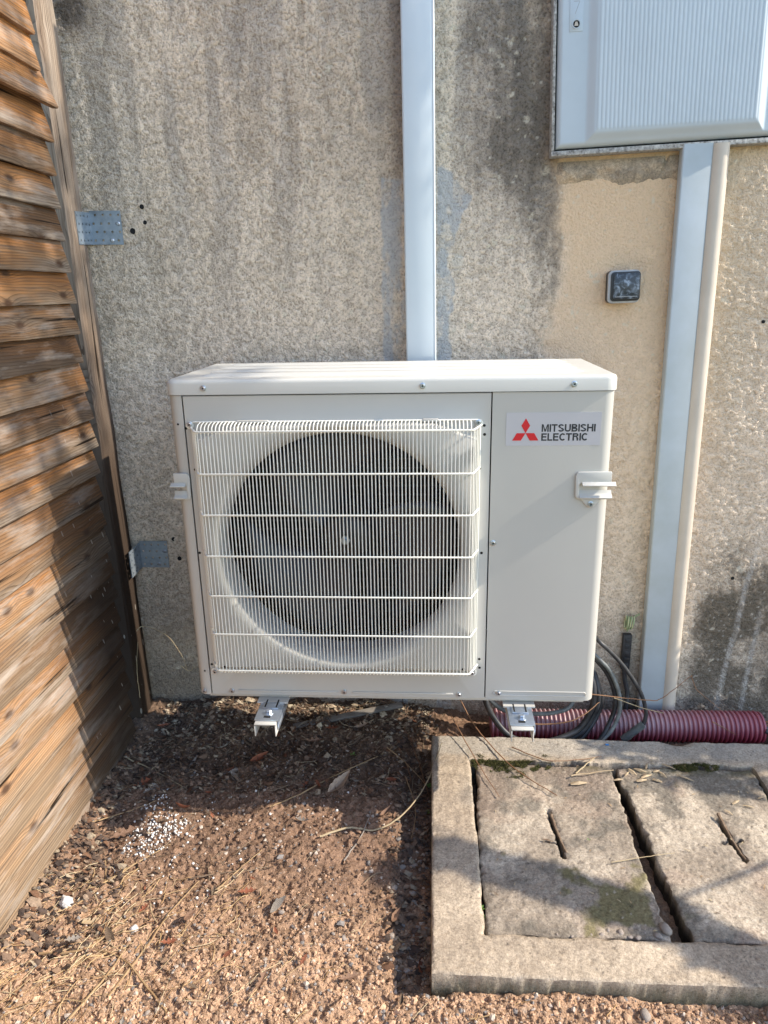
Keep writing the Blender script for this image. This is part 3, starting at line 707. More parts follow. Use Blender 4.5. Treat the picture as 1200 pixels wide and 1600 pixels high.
# ================================================================== HEAT PUMP
def build_unit():
    YF = -.42; YB = -.09; root = empty('heat_pump', (0, -.255, .200))
    tag(root, 'cream outdoor heat pump unit with a wire fan grille on wall brackets', 'heat pump')
    inv = Matrix.Translation((0, .255, -.200))
    def add(o): o.matrix_parent_inverse = inv; return o
    HW = .420
    def arc(cx, cy, r, a0, a1, n=7): return [(cx+r*math.cos(R(a0+(a1-a0)*k/n)), cy+r*math.sin(R(a0+(a1-a0)*k/n))) for k in range(n+1)]
    # casing sides: plan polygons extruded in z
    t = .004; r = .020
    left = [(-.3925, YF)]+arc(-HW+r, YF+r, r, 270, 180)+[(-HW, YB), (-HW+t, YB), (-HW+t, YF+r)]+[(-HW+r+.004, YF+t), (-.3925, YF+t)]
    add(MB().prism(left, .213, .8565, 'z').build('side_panel', M_unit, root, smooth=True))
    right = [(.1955, YF)]+[(.1955, YF+t), (HW-r-.004, YF+t), (HW-t, YF+r), (HW-t, YB), (HW, YB)]+arc(HW-r, YF+r, r, 0, -90)
    o = add(MB().prism(right, .213, .8565, 'z').build('service_panel', M_unit, root, smooth=True))
    # embossed groove at the foot of the service panel
    groove = rrect(.192, .011, .0054, 5, .307, .2285)
    gr = MB(); gi = rrect(.1885, .0075, .0037, 5, .307, .2285); n = len(groove)
    vs = [(x, YF-.0002, z) for x, z in groove]+[(x, YF-.0018, z) for x, z in rrect(.1905, .0095, .0047, 5, .307, .2285)]+[(x, YF-.0004, z) for x, z in gi]
    fs = [(k, (k+1) % n, n+(k+1) % n, n+k) for k in range(n)]+[(n+k, n+(k+1) % n, 2*n+(k+1) % n, 2*n+k) for k in range(n)]+[tuple(2*n+k for k in range(n))]
    add(gr.add(vs, fs).build('embossed_groove', M_unit, root, smooth=True))
    # base pan and back
    add(MB().box(-.400, .402, YF+.010, YB, .203, .2125).build('base_pan', M_unit, root, bevel=.002))
    mb = MB(); mb.box(-HW+.006, HW-.006, YB-.004, YB-.001, .2135, .856)
    mb.box(.178, .182, YF+.03, YB-.006, .2135, .856); add(mb.build('inner_bulkhead', M_black, root))
    # lid
    plan = [(-HW-.003, YB+.004), (HW+.003, YB+.004)]+arc(HW+.003-.022, YF-.003+.022, .022, 0, -90)+arc(-HW-.003+.022, YF-.003+.022, .022, 270, 180)
    def ins(pl, d):
        c = Vector((0, (YF+YB)/2)); out = []
        for x, y in pl:
            sx = (HW-d)/HW; sy = ((YB-YF)/2-d)/((YB-YF)/2); out.append((x*sx, (y-c.y)*sy+c.y))
        return out
    rings = [(plan, .858), (plan, .8785), (ins(plan, .0008), .8815), (ins(plan, .0025), .8842), (ins(plan, .0055), .8858), (ins(plan, .010), .8863)]
    vs = [(x, y, z) for pl, z in rings for x, y in pl]; n = len(plan)
    fs = [(i*n+k, i*n+(k+1) % n, (i+1)*n+(k+1) % n, (i+1)*n+k) for i in range(len(rings)-1) for k in range(n)]
    fs += [tuple((len(rings)-1)*n+k for k in range(n)), tuple(range(n))[::-1]]
    add(MB().add(vs, fs).build('lid', M_lid, root, smooth=True))
    for yy in (-.352, -.288, -.224, -.160):
        prof = [(-.0170, .8862), (-.0125, .8912), (.0125, .8912), (.0170, .8862)]
        mb = MB(); prof2 = [(yy+a, z) for a, z in prof]
        vs = []
        for xx, k in ((-.372, 0), (-.352, 1), (.352, 1), (.372, 0)):
            for a, z in prof2: vs.append((xx, a if k else yy+(a-yy)*.6, z if k else .8863))
        fs = [(i*4+j, i*4+j+1, (i+1)*4+j+1, (i+1)*4+j) for i in range(3) for j in range(3)]
        add(mb.add(vs, fs).build('lid_rib', M_lid, root, smooth=True))
    # fan panel with raised boss and bell mouth, built as rings sharing angles
    cx, cz = -.0965, .5455
    rect = [(-.3905, .2135), (.1935, .2135), (.1935, .8560), (-.3905, .8560)]
    boss = [(-.368, .286), (.167, .286), (.167, .771), (.085, .801), (-.278, .801), (-.368, .771)]
    angs = set(np.linspace(0, 2*PI, 121)[:-1].round(5))
    for (x, z) in rect+boss: angs.add(round(math.atan2(z-cz, x-cx) % (2*PI), 5))
    angs = sorted(angs)
    def cast(poly, a):
        d = (math.cos(a), math.sin(a)); best = None
        for i in range(len(poly)):
            (x1, z1), (x2, z2) = poly[i], poly[(i+1) % len(poly)]
            ex, ez = x2-x1, z2-z1; den = d[0]*ez-d[1]*ex
            if abs(den) < 1e-9: continue
            tt = ((x1-cx)*ez-(z1-cz)*ex)/den; s = ((x1-cx)*d[1]-(z1-cz)*d[0])/den
            if tt > 0 and -1e-4 <= s <= 1+1e-4 and (best is None or tt < best): best = tt
        return best
    rr = [cast(rect, a) for a in angs]; rb = [cast(boss, a) for a in angs]
    Q = []
    def ring(rad, y): Q.append([(cx+q*math.cos(a), y, cz+q*math.sin(a)) for q, a in zip(rad, angs)])
    na = len(angs); one = lambda q: [q]*na
    ring([q-.0004 for q in rr], YF+.012); ring([q-.0004 for q in rr], YF+.0012); ring([q-.0016 for q in rr], YF)
    ring([q+.005 for q in rb], YF); ring([q+.0015 for q in rb], YF-.0025); ring(rb, YF-.012); ring([q-.004 for q in rb], YF-.0150)
    for k in range(9):
        a = R(11.25*k)
        ring(one(.2365+.0235*(1-math.sin(a))), YF-.015+.026*(1-math.cos(a)))
    ring(one(.2362), YF+.026); ring(one(.2380), YF+.028); ring(one(.262), YF+.030); ring(one(.264), YF+.12)
    vs = [p for q in Q for p in q]
    fs = [(i*na+k, i*na+(k+1) % na, (i+1)*na+(k+1) % na, (i+1)*na+k) for i in range(len(Q)-1) for k in range(na)]
    add(MB().add(vs, fs).build('fan_panel', M_unit, root, smooth=True))
    # tabs above the boss and raised strips along the foot
    for (a, b) in ((-.292, -.222), (.062, .100)):
        add(MB().prism([(a, .8045), (b, .8045), (b-.006, .8095), (a+.005, .8095)], YF-.009, YF-.0002, 'y').build('boss_tab', M_unit, root, bevel=.001))
    for (a, b) in ((-.333, -.117), (-.086, .128)):
        add(MB().box(a, b, YF-.0022, YF-.0002, .2222, .2262).build('raised_strip', M_unit, root, bevel=.001))
    # fan
    fan = MB().lathe([(0, -.062), (.030, -.061), (.048, -.050), (.052, -.02), (.052, .02)], 'y', (cx, YF+.125, cz), 32).build('fan_hub', M_hub, root, smooth=True); add(fan)
    add(MB().lathe([(0, -.010), (.0045, -.010), (.0055, -.006), (.0055, -.003), (.010, -.003), (.010, .0)], 'y', (cx, YF+.062, cz), 6).build('shaft_nut', M_zinc, root))
    for b in range(3):
        a0 = R((8, 128, 248)[b]); nr, nc = 12, 10; vs = []; fs = []
        for i in range(nr+1):
            q = .048+(.226-.048)*i/nr; s = i/nr
            wid = R(62+24*s); mid = a0-R(34)*s**1.3
            for j in range(nc+1):
                u = j/nc-.5; a = mid+wid*u
                yy = YF+.112-.050*u*(.75+.4*(1-s))-.012*s+.018*(u*u)
                vs.append((cx+q*math.cos(a), yy, cz+q*math.sin(a)))
        for i in range(nr):
            for j in range(nc):
                k = i*(nc+1)+j; fs.append((k, k+1, k+nc+2, k+nc+1))
        me = MB().add(vs, fs).mesh('fan_blade', smooth=True)
        o = link('fan_blade', me, M_blade, root); add(o)
        sd = o.modifiers.new('thick', 'SOLIDIFY'); sd.thickness = .003
    # motor bracket and coil
    mb = MB()
    for xx in (-.135, -.055): mb.box(xx-.012, xx+.012, YF+.19, YF+.195, .2135, .855)
    add(mb.build('motor_bracket', M_black, root))
    add(MB().lathe([(.0, 0), (.055, 0), (.058, .004), (.058, .05)], 'y', (cx, YF+.15, cz), 28).build('motor', M_black, root, smooth=True))
    add(MB().box(-.40, .176, YB-.040, YB-.012, .225, .85).build('coil', M_fin, root))
    mb = MB()
    for k in range(28):
        z = .235+k*.0215; mb.box(-.398, .172, YB-.0425, YB-.0405, z, z+.0022)
    add(mb.build('coil_tubes', M_tube, root))
    # grille
    YG = YF-.030; vx0, vx1 = -.3585, .1555; nv = 73
    hz = (.7925, .7105, .6285, .5435, .4580, .3735, .2900)
    fr = [(vx0-.004, .8065), (vx1+.014, .8065), (vx1+.018, .8025), (vx1+.018, .2800), (vx1+.014, .2760), (vx0-.014, .2760), (vx0-.018, .2800), (vx0-.018, .8025), (vx0-.0145, .8065), (vx0-.0055, .8065)]
    gr = add(MB().tube([(x, YF-.0032, z) for x, z in fr], .0016, 6).build('grille', M_grille, root, smooth=True))
    def sub(name, mesh, loc=(0, 0, 0)):
        o = link(name, mesh, None, gr); o.location = loc; o.matrix_parent_inverse = Matrix.Identity(4); return o
    path = [(0, YF-.003, .8065), (0, YG+.009, .8035), (0, YG+.002, .799), (0, YG, .7915), (0, YG, .2905), (0, YG+.002, .2845), (0, YG+.009, .279), (0, YF-.003, .2760)]
    vm = MB().tube(path, .00115, 6).mesh('grille_wire', smooth=True); vm.materials.append(M_grille)
    for k in range(nv): sub('grille_wire', vm, (vx0+(vx1-vx0)*k/(nv-1), 0, 0))
    sp = [(0, 0, .7925), (0, 0, .2900)]
    sm_ = MB().tube([(0, 0, .7945), (0, 0, .2880)], .00115, 6).mesh('side_wire', smooth=True); sm_.materials.append(M_grille)
    for k in range(4):
        tt = (k+.7)/4.3
        sub('side_wire', sm_, (vx1+.003+.014*tt, YG+.026*tt, 0)); sub('side_wire', sm_, (vx0-.003-.014*tt, YG+.026*tt, 0))
    for k, z in enumerate(hz):
        end = .0215 if k in (0, 6) else .0185
        p = [(vx0-end, YF-.001, z+.004), (vx0-.005, YG-.0005, z), (vx0, YG-.0030, z), (vx1, YG-.0030, z), (vx1+.005, YG-.0005, z), (vx1+end, YF-.001, z+.005)]
        me = MB().tube(p, .0019, 8).mesh('cross_wire', smooth=True); me.materials.append(M_grille); sub('cross_wire', me)
    eye = MB(); eye.lathe([(.0075, -.001), (.0075, .001), (.004, .001), (.004, -.001), (.0075, -.001)], 'y', seg=16, cap=False)
    em = eye.mesh('wire_eye', smooth=True); em.materials.append(M_grille)
    for (x, z) in ((-.3800, .8005), (.1715, .8000), (-.3790, .2720), (.1690, .2775)): sub('wire_eye', em, (x, YF-.003, z))
    # screws
    mb = MB(); mb.lathe([(.0058, .0), (.0058, -.0010), (.0042, -.0014), (.0042, -.0036), (.0036, -.0044), (.0020, -.0044), (.0016, -.0030), (0, -.0030)], 'y', seg=14)
    sm2 = mb.mesh('screw', smooth=True); sm2.materials.append(M_screw)
    cr = MB().box(-.0024, .0024, -.0047, -.0043, -.0004, .0004).box(-.0004, .0004, -.00465, -.00435, -.0024, .0024).mesh('screw_slot'); cr.materials.append(M_hole)
    for (x, z, dy) in ((-.347, .8705, -.0035), (.066, .8705, -.0035), (.342, .8705, -.0035), (-.3800, .8020, -.004), (.1695, .8015, -.004), (-.378, .2715, -.004), (.166, .277, -.004),
                  (-.407, .222, -.0005), (-.346, .223, 0), (-.103, .225, 0), (.140, .223, 0), (.2225, .2285, -.001), (.203, .562, 0), (.3855, .6425, -.004)):
        o = add(link('screw', sm2, None, root)); o.location = (x, YF+dy, z); o.rotation_euler = (0, random.uniform(0, 3), 0)
        s = link('screw_slot', cr, None, o)
    hm = MB().lathe([(0, -.0006), (.0024, -.0006), (.0028, -.0002)], 'y', seg=10).mesh('hole'); hm.materials.append(M_hole)
    for (x, z) in ((-.404, .802), (-.389, .794), (.181, .795), (.182, .778), (-.387, .539), (.181, .541), (-.385, .286), (-.402, .27), (.181, .307), (.182, .287)):
        o = add(link('hole', hm, None, root)); o.location = (x, YF, z); s = .75 if x < -.4 else 1; o.scale = (s, 1, s)
    for (x, z) in ((-.352, .289), (.147, .291)):
        o = add(link('hole', hm, None, root)); o.location = (x, YF-.0152, z)
    for (x, z) in ((-.3785, .7125), (.1735, .7125)):
        o = add(link('hole', hm, None, root)); o.location = (x, YF, z); o.scale = (1.3, 1, 1)
    # handles
    def handle(x0, x1, sgn, xo):
        w_ = x1-x0; e = .0045
        # frame plate with an open recess in its lower half
        plate = [(x0+.006, .7060), (x1, .7060), (x1, .6835), (x0+.010, .6835), (x0+.008, .6815), (x0+.008, .6580), (x1, .6545), (x1, .6520), (x0+.008, .6520), (x0+.003, .6540), (x0+.001, .6600), (x0, .6980), (x0+.002, .7035)]
        if sgn < 0: plate = [(x0+x1-x, z) for x, z in plate]
        mb = MB(); mb.prism(plate, YF-.0055, YF-.0003, 'y')
        if sgn > 0: mb.prism([(.366, .6518), (.404, .6518), (.3925, .6385), (.389, .6355), (.382, .6355), (.3785, .6385)], YF-.0036, YF-.0003, 'y')
        add(mb.build('handle', M_bell, root, bevel=.0015))
        pr = [(YF-.0057, .6870), (YF-.0095, .6835), (YF-.0140, .6822), (YF-.0145, .6808), (YF-.0135, .6797), (YF-.0057, .6802)]
        a, b = (x0+.012, xo) if sgn > 0 else (xo, x1-.008)
        add(MB().prism(pr, a, b, 'x').build('handle_hood', M_bell, root, bevel=.0008))
        tr = [(YF-.0004, .6700), (YF-.0018, .6640), (YF-.0050, .6600), (YF-.0100, .6580), (YF-.0115, .6565), (YF-.0100, .6548), (YF-.0004, .6560)]
        a, b = (x0+.0085, x1+.002) if sgn > 0 else (x0-.002, x1-.0085)
        add(MB().prism(tr, a, b, 'x').build('handle_tray', M_bell, root, bevel=.0006))
    handle(.3545, .4215, 1, .4290)
    handle(-.4225, -.3905, -1, -.4290)
    # badge
    b0, b1, bz0, bz1 = .2215, .3960, .7560, .8185
    bd = add(MB().box(b0, b1, YF-.0006, YF-.0001, bz0, bz1).build('badge', M_sticker, root))
    def flat(name, polys, m):
        mb = MB()
        for p in polys: mb.prism(p, YF-.0011, YF-.0007, 'y')
        o = mb.build(name, m, bd); o.matrix_parent_inverse = Matrix.Identity(4); return o
    ax, az = .2578, .7800        # logo centre
    s = .0162; hx, hz_ = s*.5, s*.866
    def rot(p, a): return (ax+p[0]*math.cos(a)-p[1]*math.sin(a), az+p[0]*math.sin(a)+p[1]*math.cos(a))
    dia = [(0, 0), (hx, hz_), (0, 2*hz_), (-hx, hz_)]
    flat('emblem', [[rot(p, R(a)) for p in dia] for a in (0, 120, 240)], M_red)
    def seg(p, q, t):
        d = Vector((q[0]-p[0], q[1]-p[1])).normalized(); n_ = Vector((-d.y, d.x))*t/2
        return [[(p[0]+n_.x, p[1]+n_.y), (q[0]+n_.x, q[1]+n_.y), (q[0]-n_.x, q[1]-n_.y), (p[0]-n_.x, p[1]-n_.y)]]
    def arcs(cx_, cy_, rx, ry, a0, a1, t, n_=12):
        out = []
        for k in range(n_):
            u, v = R(a0+(a1-a0)*k/n_), R(a0+(a1-a0)*(k+1)/n_)
            o_ = lambda a, e: (cx_+(rx+e)*math.cos(a), cy_+(ry+e)*math.sin(a))
            out.append([o_(u, t/2), o_(v, t/2), o_(v, -t/2), o_(u, -t/2)])
        return out
    T = .195; h = T/2
    def letter(ch):
        w_ = {'M': .90, 'I': .17, 'T': .72, 'S': .74, 'U': .76, 'B': .74, 'H': .78, 'E': .66, 'L': .60, 'C': .80, 'R': .74}[ch]; P_ = []
        if ch == 'I': P_ += seg((h, 0), (h, 1), T)
        if ch == 'M':
            P_ += seg((h, 0), (h, 1), T*.95)+seg((w_-h, 0), (w_-h, 1), T*.95)
            P_ += [[(T*.7, 1), (T*1.1, 1), (w_/2+.06, .10), (w_/2-.09, .0)], [(w_-T*1.1, 1), (w_-T*.7, 1), (w_/2+.09, .0), (w_/2-.06, .10)]]
        if ch == 'T': P_ += seg((0, 1-h), (w_, 1-h), T)+seg((w_/2, 0), (w_/2, 1-T), T)
        if ch == 'S':
            P_ += arcs(w_/2, .735, w_/2-h-.01, .265-h, 15, 270, T)+arcs(w_/2, .265+.0, w_/2-h, .265-h, 90, -165, T)
        if ch == 'U': P_ += seg((h, .3), (h, 1), T)+seg((w_-h, .3), (w_-h, 1), T)+arcs(w_/2, .31, w_/2-h, .31-h, 180, 360, T)
        if ch in 'BR':
            P_ += seg((h, 0), (h, 1), T)+arcs(w_*.56, .745, w_*.38-h, .255-h, 90, -90, T)+seg((T, 1-h), (w_*.56, 1-h), T)+seg((T, .49+h), (w_*.56, .49+h), T)
            if ch == 'B': P_ += arcs(w_*.58, .275, w_*.42-h, .275-h, 90, -90, T)+seg((T, h), (w_*.58, h), T)+seg((T, .55-h), (w_*.58, .55-h), T)
            else: P_ += arcs(w_*.60, .28, w_*.34-h, .225-h, 90, 0, T)+seg((w_*.94-h, .0), (w_*.94-h, .28), T)
        if ch == 'H': P_ += seg((h, 0), (h, 1), T)+seg((w_-h, 0), (w_-h, 1), T)+seg((T, .52), (w_-T, .52), T)
        if ch == 'E': P_ += seg((h, 0), (h, 1), T)+seg((T, 1-h), (w_, 1-h), T)+seg((T, .52), (w_*.94, .52), T)+seg((T, h), (w_, h), T)
        if ch == 'L': P_ += seg((h, 0), (h, 1), T)+seg((T, h), (w_, h), T)
        if ch == 'C': P_ += arcs(w_/2, .5, w_/2-h, .5-h, 42, 318, T, 22)
        return P_, w_
    def text(s_, x, z, w_, hh):
        cur = 0; items = []
        for ch in s_:
            P_, wd = letter(ch); items += [[(px+cur, pz) for px, pz in p] for p in P_]; cur += wd+(.0 if ch == 'C' else .085)
        k = w_/(cur-.085); mb = MB()
        for i, p in enumerate(items):
            yy = YF-.00075-.000006*(i % 40)
            mb.add([(x+px*k, yy, z+pz*hh) for px, pz in p], [tuple(range(len(p)))])
        me = bpy.data.meshes.new('lettering'); me.from_pydata(mb.v, [], mb.f); o = link('lettering', me, M_ink, bd); o.matrix_parent_inverse = Matrix.Identity(4)
    text('MITSUBISHI', .2872, .7822, .0985, .0142)
    text('ELECTRIC', .2872, .7652, .0850, .0142)
    return root
build_unit()

# ---- wall brackets carrying the unit
def build_bracket(xc, label):
    root = empty('wall_bracket', (xc, 0, .165)); tag(root, label, 'bracket', 'white brackets carrying the heat pump')
    w_ = .0225; t = .0025; z0, z1 = .167-.165, .196-.165
    y0 = -.503; y1 = -.004
    mb = MB(); mb.box(-w_, w_, y0, y1, z1-t, z1); mb.box(-w_, -w_+t, y0, y1, z0, z1-t); mb.box(w_-t, w_, y0, y1, z0, z1-t)
    mb.box(-w_-.008, w_+.008, -.006, -.0035, -.10, .05)
    mb.build('arm', M_unit, root, bevel=.0012)
    # zinc clamp under the foot
    yq = -.492
    mb = MB(); mb.box(-.0245, .0265, yq, -.395, z1+.0006, z1+.0036); mb.box(.0240, .0265, yq, -.395, z1-.02, z1+.0006)
    mb.box(-.016, .018, -.452, -.410, z1+.0038, z1+.0064)
    mb.build('clamp_plate', M_zinc, root, bevel=.0008)
    mb = MB()
    for sx in (-.011, .013): mb.box(sx-.0016, sx+.0016, -.449, -.420, z1+.0066, z1+.0069)
    mb.build('slot', M_hole, root)
    mb = MB(); mb.lathe([(.0085, .0036), (.0085, .0052), (.0062, .0054), (.0062, .0105), (.0052, .0118), (0, .0118)], 'z', (.001, -.468, z1), 6)
    mb.lathe([(.0100, .0036), (.0100, .0046), (.004, .0047)], 'z', (.001, -.468, z1), 18)
    mb.build('bolt', M_zinc, root)
    MB().box(-.0065, .0075, -.4845, -.4775, z1+.0037, z1+.0041).build('slot', M_hole, root)
    MB().box(-.032, .034, -.43, -.10, z1+.0036, z1+.0068).build('foot_rail', M_unit, root)
build_bracket(-.2585, 'left white steel bracket arm with zinc clamp above the leaf litter')
build_bracket(.2645, 'right white steel bracket arm with zinc clamp above the concrete kerb')

# ================================================================== THINGS ON THE WALL
def build_trunking():
    root = empty('pipe_trunking', (.0625, 0, .55), (0, R(-.42), 0)); tag(root, 'white plastic pipe trunking running up the wall behind the heat pump', 'trunking')
    x0, x1 = -.036, .0335; zt = 1.6
    mb = MB(); mb.box(x0+.002, x1-.002, -.050, -.003, 0, zt); mb.build('trunking_base', M_trunk, root)
    pr = [(x0, -.030), (x0, -.057), (x0+.003, -.060), (x1-.008, -.060), (x1-.0055, -.0588), (x1-.003, -.060), (x1, -.057), (x1, -.030), (x1-.0018, -.030), (x1-.0018, -.056), (x0+.0018, -.056), (x0+.0018, -.030)]
    MB().prism(pr, .0, zt+.001, 'z').build('trunking_cover', M_trunk, root, bevel=.0008)
build_trunking()

def build_box():
    # lower left corner of the recessed meter box, turned slightly
    root = empty('meter_box', (.340, -.002, 1.310), (0, R(-1.7), 0)); tag(root, 'pale grey electricity meter box with a ribbed door and round lock', 'meter box')
    W, H = .505, .72; YD = -.040
    mb = MB(); mb.box(0, W, -.034, .0, 0, .010); mb.box(0, .0065, -.034, 0, .0102, H); mb.box(W-.0065, W, -.034, 0, .0102, H); mb.box(.0067, W-.0067, -.034, 0, H-.01, H)
    mb.build('box_rim', M_rim, root, bevel=.0015)
    MB().box(.0067, W-.0067, -.026, -.004, .0102, H-.0102).build('box_gap', M_hole, root)
    # door: height field with sunk slopes and ribbed raised field
    dx0, dx1, dz0, dz1 = .0095, W-.0095, .0135, H-.012
    xs = np.unique(np.concatenate([np.arange(dx0, dx1, .0012), [dx1]])); zs = np.unique(np.concatenate([np.linspace(dz0, dz0+.08, 40), np.arange(dz0+.09, dz1, .02), [dz1]]))
    X, Z = np.meshgrid(xs, zs, indexing='ij')
    ed = np.minimum(np.minimum(X-dx0, dx1-X), np.minimum(Z-dz0, dz1-Z))
    lx0 = .0780; lx1 = W-.0760
    t = np.minimum(sst(lx0-.010, lx0+.012, X)*sst(lx1+.010, lx1-.012, X), sst(dz0+.006, dz0+.028, Z))
    dip = sst(lx0-.014, lx0-.004, X)*sst(lx0+.012, lx0+.002, X)
    Y = YD+.010*(np.clip(1-ed/.010, 0, 1)**2)-.0115*t
    rib = np.abs(np.sin((X-lx0-.012)*PI/.0086))**.6
    field = ((X > lx0+.013) & (X < lx1-.013))*sst(dz0+.028, dz0+.032, Z)
    Y = Y-.0013*rib*field
    Y[:, 0] = np.maximum(Y[:, 0], -.028); Y[0, :] = np.maximum(Y[0, :], -.028); Y[-1, :] = -.028; Y[:, -1] = -.028
    link('door', grid_mesh('door', np.stack([X, Y, Z], 2)), M_door, root)
    lk = MB(); lx, lz = .0450, .2420
    outer = rrect(.027, .075, .001, 2, lx, lz+.0245)
    lk.prism(outer, YD-.0012, YD+.002, 'y'); o = lk.build('lock_plate', M_door, root, bevel=.0006)
    MB().lathe([(.0085, -.0024), (.0085, .0), (.0068, .0), (.0068, -.0022), (.0085, -.0024)], 'y', (lx, YD-.0012, lz), 22, False).build('lock_ring', M_door, root, smooth=True)
    MB().lathe([(0, -.0004), (.0068, -.0004), (.0068, .0)], 'y', (lx, YD-.0012, lz), 18).build('lock_well', M_hole, root)
    MB().prism([(lx-.0042, lz-.0032), (lx+.0042, lz-.0032), (lx+.002, lz+.0042), (lx-.002, lz+.0042)], YD-.0026, YD-.0017, 'y').build('lock_key', M_pipe, root)
    mk = MB()
    for (a, b) in (((lx+.006, lz+.040), (lx-.003, lz+.018)), ((lx-.006, lz+.0405), (lx+.006, lz+.0405))):
        dxy = Vector((b[0]-a[0], b[1]-a[1])); nrm = Vector((-dxy.y, dxy.x)).normalized()*.0005
        mk.prism([(a[0]+nrm.x, a[1]+nrm.y), (b[0]+nrm.x, b[1]+nrm.y), (b[0]-nrm.x, b[1]-nrm.y), (a[0]-nrm.x, a[1]-nrm.y)], YD-.0016, YD-.00125, 'y')
    mk.build('lock_mark', M_swf, root)
build_box()

def build_conduit():
    root = empty('cable_duct', (.667, 0, -.06), (0, R(-.85), 0)); tag(root, 'flat grey plastic cable duct rising to the meter box', 'cable duct')
    MB().box(-.0255, .0295, -.026, -.003, 0, 1.385).build('duct_base', M_cond, root)
    pr = [(-.030, -.012), (-.030, -.035), (-.0275, -.0375), (.0305, -.0375), (.0330, -.035), (.0330, -.012)]
    MB().prism(pr, .001, 1.386, 'z').build('duct_cover', M_cond, root, bevel=.0006)
    root = empty('pipe', (.7145, -.026, -.10), (0, R(-.72), 0)); tag(root, 'round cream plastic pipe beside the grey cable duct', 'pipe')
    o = MB().lathe([(.0195, 0), (.0195, 1.425)], 'z', (0, 0, 0), 32).build('pipe_tube', M_pipe, root, smooth=True)
    MB().lathe([(.0198, 1.05), (.0207, 1.051), (.0207, 1.058), (.0198, 1.059)], 'z', (0, 0, 0), 32).build('pipe_joint', M_pipe, root, smooth=True) if False else None
build_conduit()

def build_switch():
    root = empty('wall_switch', (.5165, 0, 1.0385), (0, R(-1.2), 0)); tag(root, 'small square outdoor switch with a smoky dark flap on orange plaster', 'switch')
    MB().prism(rrect(.0705, .0705, .010, 6), -.022, -.002, 'y').build('switch_body', M_swb, root, bevel=.001)
    MB().prism(rrect(.0715, .0715, .011, 6), -.030, -.0222, 'y').build('switch_frame', M_swf, root, bevel=.002)
    MB().prism(rrect(.0655, .0635, .008, 6, .0025, .0005), -.0335, -.0302, 'y').build('flap_edge', M_swb, root, bevel=.001)
    MB().prism(rrect(.0575, .0555, .006, 6, .0035, .0010), -.0380, -.0337, 'y').build('flap', M_swd, root, bevel=.0015)
    MB().box(-.020, .028, -.0386, -.0381, -.0222, -.0210).build('flap_line', M_swf, root)
build_switch()

def build_earth():
    root = empty('earth_terminal', (.596, 0, .02)); tag(root, 'coil of green and yellow earth wire above a black wall terminal strip', 'earth terminal')
    pts = [(.598, -.006, .17)]
    for k in range(61):
        a = 2*PI*3*k/60; pts.append((.5885+.020*k/60+.002*math.cos(a), -.013+.0085*math.sin(a), .197+.021*math.cos(a)*(.8)))
    pts += [(.616, -.008, .214), (.626, -.006, .2195)]
    inv = Matrix.Translation((-.596, 0, -.02))
    o = MB().tube(spline(pts, 3), .0025, 6).build('earth_wire', M_earth, root, smooth=True); o.matrix_parent_inverse = inv
    mb = MB(); mb.box(.5865, .6085, -.018, -.003, .062, .163)
    for k in range(5): mb.box(.5915, .6035, -.0205, -.0182, .070+k*.018, .081+k*.018)
    o = mb.build('terminal_strip', M_cable, root, bevel=.0012); o.matrix_parent_inverse = inv
    o = MB().tube(spline([(.598, -.010, .064), (.600, -.013, .03), (.608, -.02, -.01), (.60, -.04, -.07)], 8), .006, 8).build('terminal_tail', M_cable, root, smooth=True); o.matrix_parent_inverse = inv
build_earth()

def cable(name, pts, r, m, label, n=8, seg=10, group=None):
    o = MB().tube(spline(pts, n), r, seg).build(name, m, None, smooth=True); tag(o, label, 'cable', group); return o
cable('cable', [(.38, -.05, .30), (.46, -.08, .235), (.493, -.135, .206), (.518, -.14, .183), (.558, -.14, .138), (.602, -.14, .071), (.622, -.14, .012), (.617, -.145, -.022)], .0052, M_cable,
      'outermost black cable arching from behind the heat pump to a ribbed sleeve')
def sleeve():
    pr = []
    n = 26
    for k in range(n):
        h = k*.0026; pr += [(.0085, h), (.0102, h+.0006), (.0102, h+.0014), (.0085, h+.002)]
    me = MB().lathe(pr, 'z', (0, 0, 0), 16).build('cable_sleeve', M_cableg, None, smooth=True)
    d = Vector((.560, -.150, -.072))-Vector((.617, -.146, -.020)); me.location = (.617, -.146, -.020); me.rotation_euler = d.to_track_quat('Z', 'Y').to_euler()
    tag(me, 'short grey ribbed sleeve round the cable end on the red conduit', 'cable sleeve')
sleeve()
cable('cable', [(.42, -.08, .22), (.493, -.14, .162), (.528, -.14, .12), (.552, -.14, .06), (.554, -.145, .005), (.526, -.16, -.045), (.470, -.18, -.072)], .0052, M_cableg, 'pale grey cable bending down inside the outermost black one')
cable('cable', [(.44, -.09, .19), (.497, -.13, .145), (.530, -.13, .097), (.546, -.135, .039), (.537, -.14, -.012), (.500, -.17, -.060), (.45, -.18, -.076)], .0060, M_cable, 'thick black cable curving close beside the pale grey cable')
cable('cable', [(.45, -.08, .20), (.492, -.11, .11), (.514, -.12, .04), (.505, -.125, -.012), (.463, -.15, -.065), (.42, -.17, -.075)], .0062, M_cable, 'black cable dropping steeply behind the corner of the heat pump')
cable('cable', [(.46, -.10, .19), (.486, -.15, .08), (.476, -.155, .007), (.440, -.165, -.035), (.368, -.185, -.052), (.318, -.19, -.050), (.268, -.18, -.030), (.229, -.16, .02), (.213, -.14, .075), (.21, -.10, .20)], .0075, M_cable, 'thick black cable looping under the right wall bracket to the kerb')
cable('cable', [(.470, -.09, .18), (.500, -.14, .07), (.490, -.145, .0), (.452, -.155, -.05), (.39, -.17, -.066)], .0065, M_cable, 'dusty black cable lying between the loops on the red conduit')
